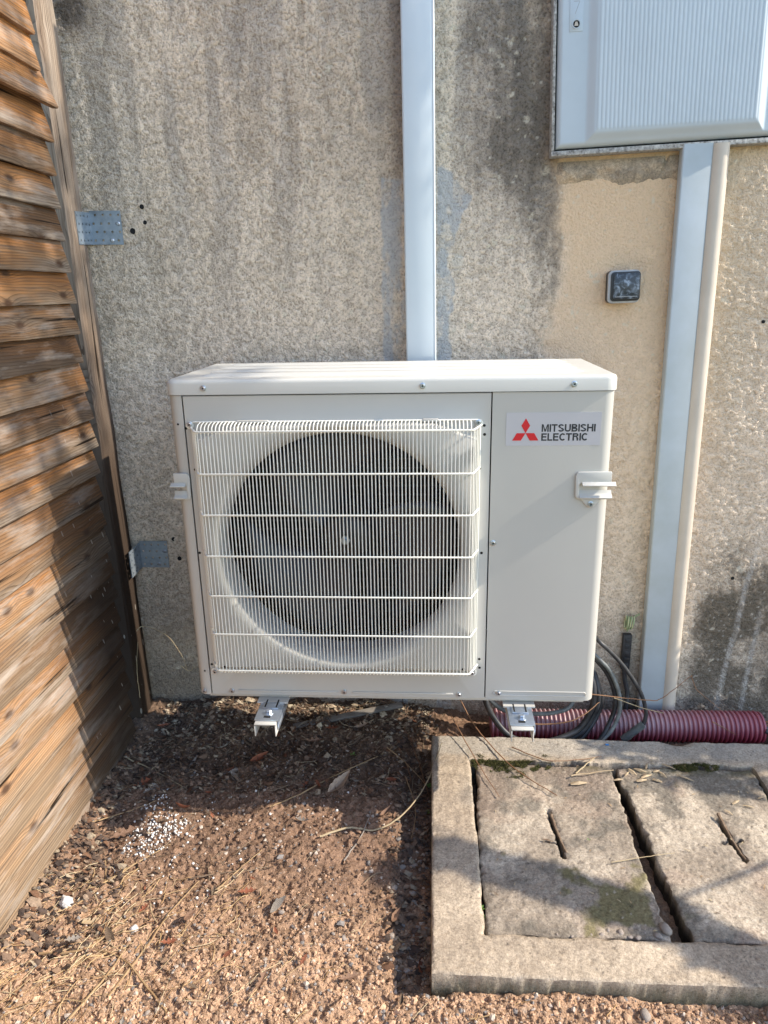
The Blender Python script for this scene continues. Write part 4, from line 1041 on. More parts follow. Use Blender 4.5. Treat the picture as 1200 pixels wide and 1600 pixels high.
cable('cable', [(.47, -.08, .10), (.443, -.12, .022), (.404, -.125, -.003), (.339, -.12, -.012), (.26, -.10, -.01), (.20, -.06, .06), (.19, -.05, .2)], .0058, M_cableg, 'grey cable sagging under the base of the heat pump')
cable('cable', [(.20, -.10, .20), (.218, -.17, .06), (.238, -.175, .012), (.275, -.19, -.028), (.33, -.20, -.05)], .0055, M_cable, 'inner black cable under the right bracket beside the loop')
cable('cable', [(.93, -.12, -.05), (.97, -.13, -.062), (1.03, -.15, -.07), (1.2, -.17, -.075)], .0065, M_cable, 'black cable leaving the open end of the red conduit')
cable('cable', [(.93, -.10, -.062), (.98, -.10, -.05), (1.05, -.12, -.07), (1.2, -.13, -.08)], .0055, M_cableg, 'grey cable leaving the open end of the red conduit')

def build_redpipe():
    root = empty('corrugated_conduit', (.608, -.085, -.065), (0, R(1.6*-.35), R(0))); tag(root, 'dusty dark red corrugated conduit lying along the foot of the wall', 'conduit')
    pr = []; p = .0117; x = -.37
    while x < .318:
        pr += [(.0355, x), (.0405, x+.0016), (.0415, x+.0036), (.0405, x+.0062), (.0355, x+.0078)]
        x += p
    pr += [(.0355, x), (.0390, x+.001), (.0390, x+.005), (.0330, x+.005), (.0330, x-.06)]
    MB().lathe(pr, 'x', (0, 0, 0), 36).build('conduit_tube', M_redp, root, smooth=True)
build_redpipe()

# ================================================================== LITTER
def blob(name, r, m, sub=2, amp=.25, seed=0, squash=(1, 1, .7)):
    bm = bmesh.new(); bmesh.ops.create_icosphere(bm, subdivisions=sub, radius=1)
    for v in bm.verts:
        k = 1+amp*2*(float(fbm(v.co.x*3+seed, v.co.y*3+v.co.z*2.3, 1.0, seed, 3))-.5)
        v.co = Vector((v.co.x*squash[0], v.co.y*squash[1], v.co.z*squash[2]))*k*r
    me = bpy.data.meshes.new(name); bm.to_mesh(me); bm.free()
    for p_ in me.polygons: p_.use_smooth = sub > 1
    me.materials.append(m); return me

# crumbs of earth: one object of countless clods
def build_clods():
    bm = bmesh.new(); bmesh.ops.create_icosphere(bm, subdivisions=1, radius=1); bv = np.array([v.co[:] for v in bm.verts]); bf = np.array([[v.index for v in f.verts] for f in bm.faces]); bm.free()
    n = 46000
    x = RNG.uniform(-.74, .98, n*4); y = RNG.uniform(-1.06, -.02, n*4)
    dens = .30+.70*sst(-.6, -.85, y)
    okk = (RNG.random(n*4) < dens)
    inside = (x > SLAB[0]-.004) & (x < SLAB[1]) & (y > SLAB[2]-.002) & (y < SLAB[3]+.004)
    keep = okk & ~inside & ~((x < -.69)) & ~((x > .1) & (y > -.2))
    x, y = x[keep][:n], y[keep][:n]; n = len(x)
    r = .0009+.0034*RNG.random(n)**3.0
    big = RNG.random(n) < .006; r[big] += RNG.uniform(.002, .005, big.sum())
    z = ground_h(x, y)+micro(x, y)+r*.15
    s = RNG.uniform(.65, 1.3, (n, 3)); a = RNG.uniform(0, 2*PI, n); ca, sa = np.cos(a), np.sin(a)
    jit = 1+RNG.uniform(-.40, .40, (n, len(bv)))
    V = bv[None]*s[:, None, :]*jit[..., None]*r[:, None, None]
    W_ = np.stack([V[..., 0]*ca[:, None]-V[..., 1]*sa[:, None], V[..., 0]*sa[:, None]+V[..., 1]*ca[:, None], V[..., 2]*.8], 2)
    W_ += np.stack([x, y, z], 1)[:, None]
    F = bf[None]+(np.arange(n)*len(bv))[:, None, None]
    t = sst(-.50, -.90, y+.06*RNG.normal(size=n))
    c = lerp3((.23, .147, .098), (.46, .298, .19), t)*(.42+.95*RNG.random(n))[:, None]
    pale = RNG.random(n) < .07; c[pale] = (.46, .38, .31)
    gr = RNG.random(n) < .06; c[gr] = (.22, .20, .185)
    o = link('earth_crumbs', soup('earth_crumbs', W_.reshape(-1, 3), F.reshape(-1, 3), np.repeat(c, len(bv), 0), False), M_clod)
    tag(o, 'loose crumbs of dry reddish earth covering the ground', 'soil', kind='stuff')
build_clods()

# countless straw, needle and bark bits
def build_straw():
    V = []; F = []; Cc = []
    def strip(px, py, ln, wd, a, pitch, c, lift):
        k = 4; b = len(V); curv = random.uniform(-.5, .5)
        for i in range(k+1):
            t = i/k-.5; aa = a+curv*t
            x = px+math.cos(aa)*ln*t; y = py+math.sin(aa)*ln*t
            z = gz(x, y)+lift+pitch*t*ln+.0008
            nx, ny = -math.sin(aa)*wd/2, math.cos(aa)*wd/2
            for (ox, oz) in ((-1, 0), (0, wd*.5), (1, 0)): V.append((x+nx*ox, y+ny*ox, z+oz)); Cc.append(c)
        for i in range(k):
            for j in range(2): q = b+i*3+j; F.append((q, q+1, q+4, q+3))
    for _ in range(2300):
        x = random.uniform(-.70, .96); y = random.uniform(-1.05, -.03)
        if SLAB[0]-.01 < x < SLAB[1] and SLAB[2] < y < SLAB[3]: continue
        wgt = .25+.6*(x < -.25)*(y < -.55)+.5*(y > -.4)
        if random.random() > wgt: continue
        q = random.random(); zone = y < -.62
        col = random.choice([(.42, .29, .15), (.34, .21, .10), (.24, .13, .07), (.46, .36, .22)]) if zone else random.choice([(.10, .065, .04), (.16, .10, .06), (.24, .18, .12), (.07, .05, .035)])
        strip(x, y, random.uniform(.008, .05)*(1.5 if (zone and x < -.3) else 1), random.uniform(.0007, .0022), random.gauss(.8, .7) if random.random() < .6 else random.uniform(0, PI), random.uniform(-.15, .15), col, random.uniform(0, .004))
    # thick mat of flakes and needles under the unit, by the wall and along the fence
    def flake(x, y, sz, c):
        b = len(V); a = random.uniform(0, 6.28); n_ = random.choice((4, 5, 6)); tx, ty = random.gauss(0, .45), random.gauss(0, .45)
        z0 = gz(x, y)+random.uniform(.001, .008)
        pts = []
        for k in range(n_):
            q = sz*random.uniform(.5, 1.0); an = a+2*PI*k/n_; pts.append((q*math.cos(an), q*math.sin(an)*.65))
        V.append((x, y, z0+sz*.18)); Cc.append(c)
        for (px, py) in pts: V.append((x+px, y+py, z0+px*tx+py*ty+random.uniform(-.2, .2)*sz)); Cc.append(tuple(q*.85 for q in c))
        for k in range(n_): F.append((b, b+1+k, b+1+(k+1) % n_, b+1+(k+1) % n_) if False else (b, b+1+k, b+1+(k+1) % n_, b))
    for _ in range(420):
        x = random.uniform(-.68, -.12); y = -.62-.48*random.random()
        if x < -.67 or (x > -.46 and random.random() < .82): continue
        strip(x, y, random.uniform(.025, .09), random.uniform(.0007, .0017), random.gauss(.95, .45), random.uniform(-.06, .08), random.choice([(.50, .36, .19), (.40, .26, .13), (.30, .18, .09), (.55, .43, .26)]), random.uniform(.001, .006))
    TRI = []
    for _ in range(3600):
        if random.random() < .62: x = random.uniform(-.66, .10); y = -.02-.36*random.random()**1.5
        elif random.random() < .7: x = -.685+.16*random.random()**2; y = random.uniform(-.85, -.2)
        else: x = random.uniform(0, .08); y = random.uniform(-.84, -.2)
        if SLAB[0]-.006 < x: continue
        col = random.choice([(.11, .075, .055), (.19, .125, .085), (.28, .20, .14), (.07, .05, .04), (.16, .085, .05), (.34, .27, .19), (.10, .07, .055)])
        if y > -.16 and random.random() < .35: col = random.choice([(.52, .44, .32), (.45, .36, .26), (.38, .31, .23)])
        TRI.append((x, y, random.uniform(.003, .012)*(1.5 if random.random() < .1 else 1), col))
    for _ in range(900):
        x = random.uniform(-.66, .10); y = -.02-.36*random.random()**1.3
        col = random.choice([(.10, .065, .045), (.19, .125, .08), (.30, .24, .16), (.055, .04, .03), (.14, .085, .05)])
        strip(x, y, random.uniform(.008, .05), random.uniform(.0007, .0022), random.uniform(0, PI), random.uniform(-.35, .35), col, random.uniform(0, .010))
    tv = []; tf = []; tc = []
    V0, F0, C0 = V, F, Cc; V, F, Cc = tv, tf, tc
    for q in TRI: flake(*q)
    V, F, Cc = V0, F0, C0
    tf = [f[:3] for f in tf]
    o = link('leaf_litter', soup('leaf_litter', np.array(tv), np.array(tf), np.array(tc)), M_clod)
    tag(o, 'crumbled dead leaf flakes matted along the wall, fence and kerb', 'litter', kind='stuff')
    o = link('plant_litter', soup('plant_litter', np.array(V), np.array(F), np.array(Cc)), M_clod)
    tag(o, 'fine straw, pine needles and bark fragments strewn on the ground', 'litter', kind='stuff')
build_straw()

def twig(pts, r, m, label, name='twig', cat='twig', surf=True, lift=.004, group=None):
    q = []
    for p in pts:
        if len(p) == 2: q.append((p[0], p[1], gz(*p)+lift))
        else: q.append(p)
    P = spline(q, 7); n = len(P); rs = [r*(1-.55*i/(n-1)) for i in range(n)]
    P = [p+Vector((random.uniform(-1, 1), random.uniform(-1, 1), random.uniform(-.5, .5)))*.0009 for p in P]
    o = MB().tube(P, rs, 6).build(name, m, None, smooth=True); tag(o, label, cat, group); return o
twig([(-.154, -.52), (-.096, -.49), (-.034, -.489), (.027, -.441, -.058), (.073, -.361, -.040), (.107, -.241, -.022)], .0024, M_twigp, 'long pale bent stem leaning from the soil onto the kerb corner')
twig([(-.098, -.57), (-.066, -.509), (-.052, -.43)], .0018, M_leafg, 'thin grey twig lying under the long pale stem')
twig([(-.282, -.429), (-.22, -.384), (-.154, -.32), (-.037, -.221), (.025, -.137)], .0018, M_straw, 'long dry stalk running diagonally behind the big leaf')
twig([(-.662, -.499), (-.602, -.452), (-.533, -.396)], .0017, M_straw, 'dry stalk above the spilled white beads by the fence')
twig([(-.675, -.275), (-.598, -.305), (-.507, -.361)], .0017, M_twigp, 'pale stalk lying out from the foot of the fence in shade')
twig([(-.348, -.907), (-.40, -.865), (-.46, -.819), (-.541, -.797)], .0022, M_straw, 'brown stalk near the bottom edge left of centre')
twig([(-.452, -.89), (-.425, -.791), (-.409, -.722), (-.381, -.636)], .0020, M_straw, 'straight straw stalk pointing away across the sunny soil')
twig([(-.615, -.813), (-.532, -.803), (-.488, -.725), (-.457, -.709)], .0022, M_straw, 'bent straw beside the near end of the fence')
twig([(-.60, -.70), (-.53, -.60), (-.47, -.54)], .0019, M_straw, 'thin straw beside the white foam lump')
twig([(-.40, -.63), (-.33, -.615), (-.26, -.60)], .0020, M_bark, 'dark twig lying level in the shaded soil at centre left')
twig([(-.335, -.66), (-.30, -.60), (-.27, -.555)], .0016, M_straw, 'short upright straw crossing the dark level twig')
twig([(-.50, -.93), (-.47, -.86), (-.46, -.80)], .0022, M_straw, 'thick straw at the bottom left on sunlit earth')
twig([(.11, -.06, .055), (.15, -.10, .025), (.196, -.184, -.018), (.269, -.322, -.024), (.357, -.415, -.028)], .0022, M_needle, 'long brown pine twig lying across the mossy kerb corner')
twig([(.125, -.13, .0), (.182, -.289, -.022), (.231, -.424, -.028)], .0016, M_needle, 'slender brown needle twig left of the long pine twig')
twig([(.277, -.248, -.024), (.362, -.295, -.026), (.484, -.278, -.024)], .0014, M_needle, 'thin red brown needle along the back kerb')
twig([(.412, -.34, -.026), (.467, -.286, -.020)], .0018, M_twigp, 'short pale stick tilted up on the left cover')
twig([(.400, -.347, -.027), (.502, -.325, -.025)], .0018, M_chip, 'pale level stick meeting the tilted stick on the cover')
twig([(.40, -.165, .074), (.48, -.16, .071), (.613, -.16, .058), (.652, -.16, .066), (.723, -.14, .117)], .0016, M_needle, 'long fine red brown twig hanging across the cables and pipes')
twig([(.723, -.14, .117), (.735, -.14, .085), (.751, -.145, .068), (.785, -.15, .041), (.80, -.15, .03)], .0012, M_needle, 'forked end of twig drooping before the stained wall')
twig([(.535, -.16, .063), (.600, -.16, .037), (.664, -.15, .015)], .0014, M_twigp, 'pale thin twig slanting down before the grey duct')
twig([(.30, -.18, .00), (.37, -.185, .0), (.44, -.19, .02), (.50, -.16, .05)], .0022, M_needle, 'red brown twig over the black cable loops')
twig([(.791, -.135, -.017), (.850, -.14, -.049)], .0015, M_needle, 'small brown twig lying on the red conduit')
twig([(.684, -.462, -.026), (.688, -.52, -.034), (.694, -.578, -.036)], .0040, M_bark, 'brown stick wedged in the slot of the right cover')
twig([(.336, -.475, -.030), (.342, -.53, -.034), (.350, -.575, -.036)], .0034, M_bark, 'brown stick wedged in the slot of the left cover')
twig([(.43, -.605, -.028), (.50, -.59, -.026), (.56, -.575, -.028)], .0011, M_twigp, 'pale straw bridging the black gap between the covers')
twig([(-.690, -.10, .20), (-.665, -.10, .215), (-.62, -.07, .17), (-.595, -.05, .10), (-.59, -.04, .05)], .0012, M_twigp, 'thin dry tendril arching from the post toward the wall')
twig([(-.690, -.13, .02), (-.685, -.14, .10), (-.672, -.14, .19)], .0011, M_twigp, 'thin dry tendril climbing beside the foot of the post')
twig([(-.61, -.03, .06), (-.585, -.03, .045), (-.575, -.03, .062)], .0016, M_twigp, 'short pale stub caught against the shaded wall')

for k_, (pts, r_) in enumerate((([(.00, -.20), (.03, -.27), (.02, -.36)], .0020), ([(.03, -.16), (.06, -.26), (.05, -.37)], .0016), ([(-.03, -.22), (.02, -.25), (.07, -.31)], .0014), ([(.01, -.12), (.045, -.22), (.075, -.33)], .0018), ([(-.06, -.33), (.00, -.36), (.05, -.45)], .0013), ([(.02, -.30), (.045, -.40), (.04, -.50)], .0012))):
    twig(pts, r_, (M_needle, M_bark, M_straw)[k_ % 3], 'dry brown stem among others leaning by the kerb corner', 'dry_stem', 'stem', True, .008+.006*(k_ % 3), 'dry stems by the kerb corner')

# flat grey slat
o = MB().box(-.312, -.012, -.009, .009, -.003, .004).build('wood_lath', M_bar, None, bevel=.001)
o.location = (.012, -.035, gz(-.15, -.09)+.010); o.rotation_euler = (R(10), R(-1), R(21.0)); tag(o, 'weathered grey wooden lath lying in the litter under the heat pump', 'lath')

# leaves
def leaf_mesh(kind, L_, W_, curl, seed):
    rn = random.Random(seed); n = 14; top = []; bot = []
    for i in range(n+1):
        t = i/n
        if kind == 'oak': w_ = W_*(math.sin(PI*min(1, t*1.02+.02))**.7)*(.62+.38*math.cos(t*4*2*PI+.6)*(1 if t > .08 else .2))*(.55+.6*t)
        else: w_ = W_*math.sin(PI*t)**.85*(1-.25*t)
        top.append((t*L_, max(w_, .0004)))
    vs = []
    for i, (x, w_) in enumerate(top):
        t = i/n; asym = 1+rn.uniform(-.12, .12)
        zc = curl*L_*(t-.5)**2*2+rn.uniform(-.01, .01)*L_
        for s in (-1, -.5, 0, .5, 1):
            vs.append((x-L_/2, s*w_*.5*(asym if s > 0 else 1), zc+abs(s)*w_*.5*(.25+curl*1.5)+rn.uniform(-.02, .02)*W_))
    fs = [(i*5+j, i*5+j+1, (i+1)*5+j+1, (i+1)*5+j) for i in range(n) for j in range(4)]
    me = MB().add(vs, fs).mesh('dead_leaf', smooth=True); return me
LV = {}
def leaf(x, y, ang, L_, kind, m, label, curl=.2, tilt=(.1, .1), z=None, group=None, W_=None):
    key = (kind, m.name, round(curl, 1))
    if key not in LV:
        me = leaf_mesh(kind, 1., .55 if kind == 'oak' else .36, curl, len(LV)); me.materials.append(m); LV[key] = me
    o = bpy.data.objects.new('dead_leaf', LV[key]); COL.objects.link(o)
    o.location = (x, y, (gz(x, y) if z is None else z)+.006); o.scale = (L_, L_*(W_ or 1), L_); o.rotation_euler = (tilt[0], tilt[1], ang)
    tag(o, label, 'leaf', group); return o
leaf(-.134, -.351, .9, .078, 'lance', M_leafp, 'large pale brown leaf lying alone in the dark soil at centre', .5, (.3, -.25))
leaf(-.347, -.258, .7, .052, 'lance', M_leafr, 'rust red rolled leaf in the shaded litter', .5, (.5, -.1))
leaf(-.394, -.310, .6, .035, 'lance', M_leafg, 'small grey oval leaf left of the rust red rolled leaf', .1, (.2, 0))
leaf(-.576, -.375, 1.1, .050, 'oak', M_leafg, 'grey lobed oak leaf just above the spilled white beads', .1)
leaf(-.580, -.520, .5, .062, 'oak', M_leafb, 'broad tan oak leaf between the fence and the white beads', .1, (.15, -.1))
leaf(-.545, -.548, .2, .030, 'oak', M_leafb, 'small tan leaf scrap at the lower edge of the beads', .1)
leaf(-.370, -.734, 1.2, .036, 'lance', M_leafb, 'curled brown leaf standing in the half lit soil left', .6, (.7, .2))
leaf(-.385, -.789, .4, .030, 'oak', M_leafr, 'rust orange crumpled leaf on the sunlit soil left', .4, (.3, .2))
leaf(-.214, -.691, 1.0, .044, 'lance', M_leafg, 'pale curled leaf casting a shadow at centre', .6, (.8, -.1))
leaf(.012, -.700, 1.2, .040, 'lance', M_leafb, 'folded tan leaf at the edge of the slab shadow', .5, (.5, .1))
leaf(.060, -.790, 1.6, .036, 'lance', M_leafr, 'brown leaf upright against the side of the kerb', .4, (1.0, .1))
leaf(-.010, -.330, .2, .030, 'oak', M_leafb, 'orange brown leaf in the needles beside the kerb', .3)
leaf(-.275, -.665, .3, .036, 'oak', M_leafr, 'reddish lobed leaf left of the pale curled leaf', .2)
leaf(-.50, -.775, -.9, .050, 'lance', M_bark, 'grey brown bark flake by the near fence', .1, (.2, .1), W_=.9)
leaf(-.555, -.735, .2, .052, 'lance', M_chip, 'tan wood flake below the white foam lump', .1, (.2, .1), W_=.8)
leaf(-.055, -.84, .4, .040, 'oak', M_leafb, 'tan leaf half buried in the bright soil near the bottom', .2)
leaf(-.20, -.86, 1.4, .040, 'oak', M_leafb, 'pale brown leaf near the bottom edge at centre left', .2)
rl = random.Random(5)
for (x, y, a, l_, kd, mt, cu) in ((-.22, -.20, .4, .048, 'oak', M_leafb, .3), (-.05, -.22, 1.9, .044, 'oak', M_leafp, .4), (-.30, -.36, 2.6, .040, 'lance', M_leafb, .5), (-.44, -.22, .9, .046, 'oak', M_leafg, .3), (-.53, -.28, 2.2, .050, 'oak', M_leafb, .2), (-.60, -.36, .3, .044, 'oak', M_leafr, .3), (-.02, -.43, .8, .038, 'lance', M_leafb, .6), (-.20, -.47, 2.9, .034, 'oak', M_leafg, .4),
                              (-.63, -.47, 1.4, .042, 'oak', M_leafb, .3), (-.56, -.63, 2.0, .036, 'lance', M_leafb, .5), (-.10, -.14, .2, .042, 'oak', M_leafp, .4), (-.36, -.14, 1.2, .044, 'oak', M_leafp, .4), (.04, -.36, 1.0, .036, 'oak', M_leafb, .4), (-.48, -.44, .1, .036, 'lance', M_leafr, .5)):
    leaf(x, y, a, l_, kd, mt, 'larger curled dead leaf lying in the shade of the heat pump', cu, (rl.uniform(-.5, .5), rl.uniform(-.4, .4)), None, 'larger curled leaves in the shade of the heat pump')
for k in range(30):
    x = rl.uniform(-.50, .06); y = rl.uniform(-.95, -.36)
    leaf(x, y, rl.uniform(0, 6), rl.uniform(.012, .026), rl.choice(['oak', 'lance']), rl.choice([M_leafb, M_leafp, M_bark, M_leafr]), 'small dry leaf fragment on the open soil', rl.choice([.1, .3, .5]), (rl.uniform(-.6, .6), rl.uniform(-.6, .6)), None, 'leaf fragments on the open soil')
for k in range(46):
    x = rl.uniform(-.66, .05); y = rl.uniform(-.36, -.04)
    leaf(x, y, rl.uniform(0, 6), rl.uniform(.018, .042), rl.choice(['oak', 'lance']), rl.choice([M_leafb, M_leafg, M_leafr, M_bark, M_bark]), 'small dead leaf in the dark litter near the wall', rl.choice([.1, .3, .5]), (rl.uniform(-.7, .7), rl.uniform(-.6, .6)), None, 'dead leaves in the litter along the wall')
for k in range(26):
    x = rl.uniform(-.68, -.3); y = rl.uniform(-.95, -.36)
    if x < -.66+0: continue
    leaf(x, y, rl.uniform(0, 6), rl.uniform(.014, .030), rl.choice(['oak', 'lance']), rl.choice([M_leafb, M_leafg, M_bark]), 'small brown leaf scrap on the ground along the fence', rl.choice([.1, .3]), (rl.uniform(-.5, .5), rl.uniform(-.5, .5)), None, 'leaf scraps along the fence')
for k in range(22):
    x = rl.uniform(.0, .075); y = rl.uniform(-.82, -.22)
    leaf(x, y, rl.uniform(0, 6), rl.uniform(.012, .026), 'oak', rl.choice([M_leafb, M_leafg, M_bark]), 'small leaf scrap in the shaded gutter left of the kerb', .3, (rl.uniform(-.5, .5), rl.uniform(-.5, .5)), None, 'leaf scraps in the gutter beside the kerb')

# polystyrene
foamm = blob('foam_lump', .016, M_foam, 3, .45, 4, (1, .7, .6))
o = link('foam_lump', foamm); o.location = (-.620, -.700, gz(-.62, -.70)+.009); o.rotation_euler = (0, 0, -.6); tag(o, 'largest white foam lump, lying near the fence on sunlit soil', 'foam')
o = link('foam_lump', blob('foam_lump', .008, M_foam, 2, .4, 9)); o.location = (-.465, -.752, gz(-.465, -.752)+.005); tag(o, 'small white foam crumb on the soil right of the largest lump', 'foam')
def bead_pile():
    bm = bmesh.new(); bmesh.ops.create_icosphere(bm, subdivisions=1, radius=1); bv = np.array([v.co[:] for v in bm.verts]); bf = np.array([[v.index for v in f.verts] for f in bm.faces]); bm.free()
    V = []; F = []
    for k in range(360):
        a = RNG.uniform(0, 2*PI); q = RNG.random()**.6
        x = -.515+.058*q*math.cos(a)+.018*math.sin(a)*q; y = -.515+.062*q*math.sin(a)
        if RNG.random() < .12: x = -.545+RNG.normal()*.012; y = -.415+RNG.normal()*.03
        r = RNG.choice([RNG.uniform(.0009, .0018), RNG.uniform(.0016, .0031)]); z = gz(x, y)+r*.6+.006*max(0, 1-q)*RNG.random()
        V.append(bv*r*(1+RNG.uniform(-.30, .30, (len(bv), 1)))+np.array([x, y, z])); F.append(bf+len(bv)*(len(V)-1))
    o = link('bead_spill', soup('bead_spill', np.concatenate(V), np.concatenate(F), None, True), M_foam); tag(o, 'heap of spilled white polystyrene beads on the dark soil', 'foam beads', kind='stuff')
bead_pile()
bmsh = blob('foam_bead', 1, M_foam, 2, .08, 3, (1, 1, .9))
beads = [(-.569, -.43), (-.513, -.432), (-.444, -.34), (-.422, -.57), (-.516, -.609), (-.57, -.676), (-.519, -.682), (-.453, -.687), (-.412, -.725), (-.534, -.72), (-.402, -.757), (-.367, -.619), (-.618, -.642), (-.346, -.389), (-.326, -.377), (-.289, -.408)]
rb_ = random.Random(3)
for k in range(56): beads.append((rb_.gauss(-.43, .10), rb_.gauss(-.56, .12)))
for k in range(10): beads.append((rb_.uniform(-.35, 0), rb_.uniform(-.45, -.2)))
for (x, y) in beads:
    if x < -.655 or y > -.1: continue
    o = bpy.data.objects.new('foam_bead', bmsh); COL.objects.link(o); r = rb_.uniform(.0014, .0034)
    o.location = (x, y, gz(x, y)+r*.7); o.scale = (r, r, r); tag(o, 'single white polystyrene bead lying loose on the soil', 'foam bead', 'loose polystyrene beads')

# pebbles
pm = [blob('pebble', 1, M_stone, 2, .3, s, (1, .75, .6)) for s in (1, 2, 5)]
for me in pm: me.materials[0] = M_stone
def pebble(x, y, r, label, z=None, group=None, m=None):
    o = bpy.data.objects.new('pebble', rb_.choice(pm)); COL.objects.link(o); o.scale = (r, r, r); o.rotation_euler = (0, 0, rb_.uniform(0, 6))
    o.location = (x, y, (gz(x, y) if z is None else z)+r*.35); tag(o, label, 'stone', group)
for (x, y, r) in ((.410, -.760, .007), (.424, -.768, .005), (.437, -.769, .006), (.377, -.765, .005), (.359, -.766, .003), (.473, -.764, .007), (.452, -.757, .003), (.325, -.771, .0035), (.39, -.756, .0045), (.345, -.757, .0028), (.30, -.768, .003), (.428, -.752, .0032)):
    pebble(x, y, r, 'small grey pebble lodged in the joint below the left cover', -.036, 'pebbles in the joint below the left cover')
pebble(.488, -.752, .012, 'rounded stone at the lower end of the wide black gap', -.034)
pebble(.617, -.880, .013, 'tan stone on the soil at the bottom right before the kerb')
pebble(.42, -.885, .011, 'dusty stone before the kerb at the bottom centre')
pebble(.555, -.900, .008, 'small stone between the two before the kerb')
for k in range(40):
    x = rb_.uniform(-.6, .07); y = rb_.uniform(-.98, -.4); pebble(x, y, rb_.uniform(.003, .0065), 'small pebble half sunk in the bare soil', None, 'pebbles in the bare soil')
for k in range(14):
    pebble(rb_.uniform(.0, .075), rb_.uniform(-.85, -.45), rb_.uniform(.004, .009), 'pebble in the shaded gutter along the kerb', None, 'pebbles in the gutter along the kerb')

# wood chips on the covers
def chip(x, y, ang, L_, W_, label, z=-.031, m=None):
    mb = MB(); mb.add([(-L_/2, -W_*.3, 0), (-L_*.1, -W_/2, .001), (L_/2, -W_*.1, .0), (L_*.46, W_*.2, 0), (0, W_/2, .0012), (-L_*.45, W_*.3, 0), (0, 0, W_*.45)],
              [(0, 1, 6), (1, 2, 6), (2, 3, 6), (3, 4, 6), (4, 5, 6), (5, 0, 6), (5, 4, 3, 2, 1, 0)])
    o = mb.build('wood_chip', m or M_chip, None); o.location = (x, y, z); o.rotation_euler = (rb_.uniform(-.15, .15), rb_.uniform(-.1, .1), ang); tag(o, label, 'wood chip', 'pale wood chips on the covers')
    return o
for (x, y, a, l, w_) in ((.563, -.316, -.6, .030, .007), (.572, -.337, .5, .034, .008), (.545, -.322, -1.1, .028, .006), (.592, -.352, -.5, .022, .009), (.633, -.300, -.8, .034, .006), (.658, -.340, -.6, .040, .006), (.611, -.330, -1.2, .026, .006),
                         (.738, -.418, .5, .022, .006), (.711, -.450, -.9, .020, .004), (.557, -.352, .2, .026, .010), (.505, -.352, .1, .024, .008), (.60, -.318, .3, .018, .007), (.530, -.330, .9, .020, .006), (.583, -.300, 1.1, .022, .005), (.76, -.43, -.4, .024, .004), (.80, -.40, .3, .02, .004)):
    chip(x, y, a, l, w_, 'pale splintered wood chip lying on the concrete covers')
chip(.414, -.368, .15, .040, .013, 'largest pale wood chip, left of the head of the wide gap')
chip(.318, -.548, -.2, .024, .005, 'dark brown wood splinter beside the left slot', m=M_bark)
for k in range(60):
    x = rb_.uniform(.20, .82); y = rb_.uniform(-.80, -.22)
    if .48 < x < .54: continue
    o = chip(x, y, rb_.uniform(0, 3), rb_.uniform(.005, .014), rb_.uniform(.0012, .0028), 'tiny dry plant scrap on the concrete', m=rb_.choice([M_straw, M_bark, M_twigp])); o['group'] = 'tiny plant scraps on the concrete'; o.name = 'plant_scrap'; o['category'] = 'plant scrap'
o = MB().box(-.004, .004, -.0025, .0025, 0, .0012).build('plastic_scrap', mat('blue_plastic', (.05, .25, .60), .4), None); o.location = (.510, -.222, -.030); tag(o, 'tiny bright blue plastic scrap on the back kerb', 'scrap')

# moss
def moss(name, label, patches, n, seed):
    rg = np.random.default_rng(seed); V = []; F = []
    for (cx, cy, rx, ry, z0) in patches:
        m = int(n*rx*ry/.0012)
        a = rg.uniform(0, 2*PI, m); q = np.sqrt(rg.random(m)); x = cx+rx*q*np.cos(a); y = cy+ry*q*np.sin(a)
        hgt = (.002+.006*rg.random(m))*(1.15-q)
        keep = fbm(x, y, .02, seed, 3) > .42
        for xx, yy, h in zip(x[keep], y[keep], hgt[keep]):
            an = rg.uniform(0, 2*PI); wd = rg.uniform(.0008, .002); lx, ly = rg.normal(0, .0022, 2)
            b = len(V); dx, dy = math.cos(an)*wd, math.sin(an)*wd
            V += [(xx-dx, yy-dy, z0-.001), (xx+dx, yy+dy, z0-.001), (xx+lx, yy+ly, z0+h)]; F.append((b, b+1, b+2))
    o = link(name, soup(name, np.array(V), np.array(F)), M_moss); tag(o, label, 'moss', kind='stuff')
moss('moss', 'dark green moss along the back of the left cover', [(.225, -.302, .060, .030, -.033), (.305, -.302, .060, .026, -.033), (.35, -.275, .035, .014, -.032), (.196, -.280, .025, .018, -.032), (.265, -.335, .035, .022, -.034)], 1900, 5)
moss('moss', 'olive green moss cushion at the back of the right cover', [(.705, -.294, .046, .020, -.033), (.67, -.300, .030, .016, -.033)], 2600, 6)
moss('moss', 'thin moss film at the front corner of the left cover', [(.44, -.70, .035, .045, -.037)], 260, 7)
# seedlings
def seedling(x, y, z, label, n=5, s=.006):
    root = empty('seedling', (x, y, z)); tag(root, label, 'seedling', 'small green seedlings')
    for k in range(n):
        a = k*2.4; mb = MB(); mb.add([(0, 0, 0), (s*.5, -s*.35, s*.5), (s*1.1, 0, s*.6), (s*.5, s*.35, s*.5)], [(0, 1, 2, 3)])
        o = mb.build('leaf', M_green, root); o.rotation_euler = (0, 0, a); o.location = (0, 0, .001*k)
seedling(.1735, -.717, -.040, 'green seedling in the joint left of the left cover', 5, .006)
seedling(.1745, -.735, -.042, 'second tiny seedling lower in the same joint', 4, .005)
seedling(.075, -.30, gz(.075, -.3), 'green seedling in the gutter beside the kerb corner', 5, .008)
seedling(.072, -.40, gz(.072, -.4), 'small seedling halfway along the shaded gutter', 4, .007)
seedling(.400, -.544, -.032, 'pale green shoot standing on the left cover', 3, .004)
seedling(-.115, -.235, gz(-.115, -.235), 'green shoot in the dark soil under the heat pump', 4, .008)

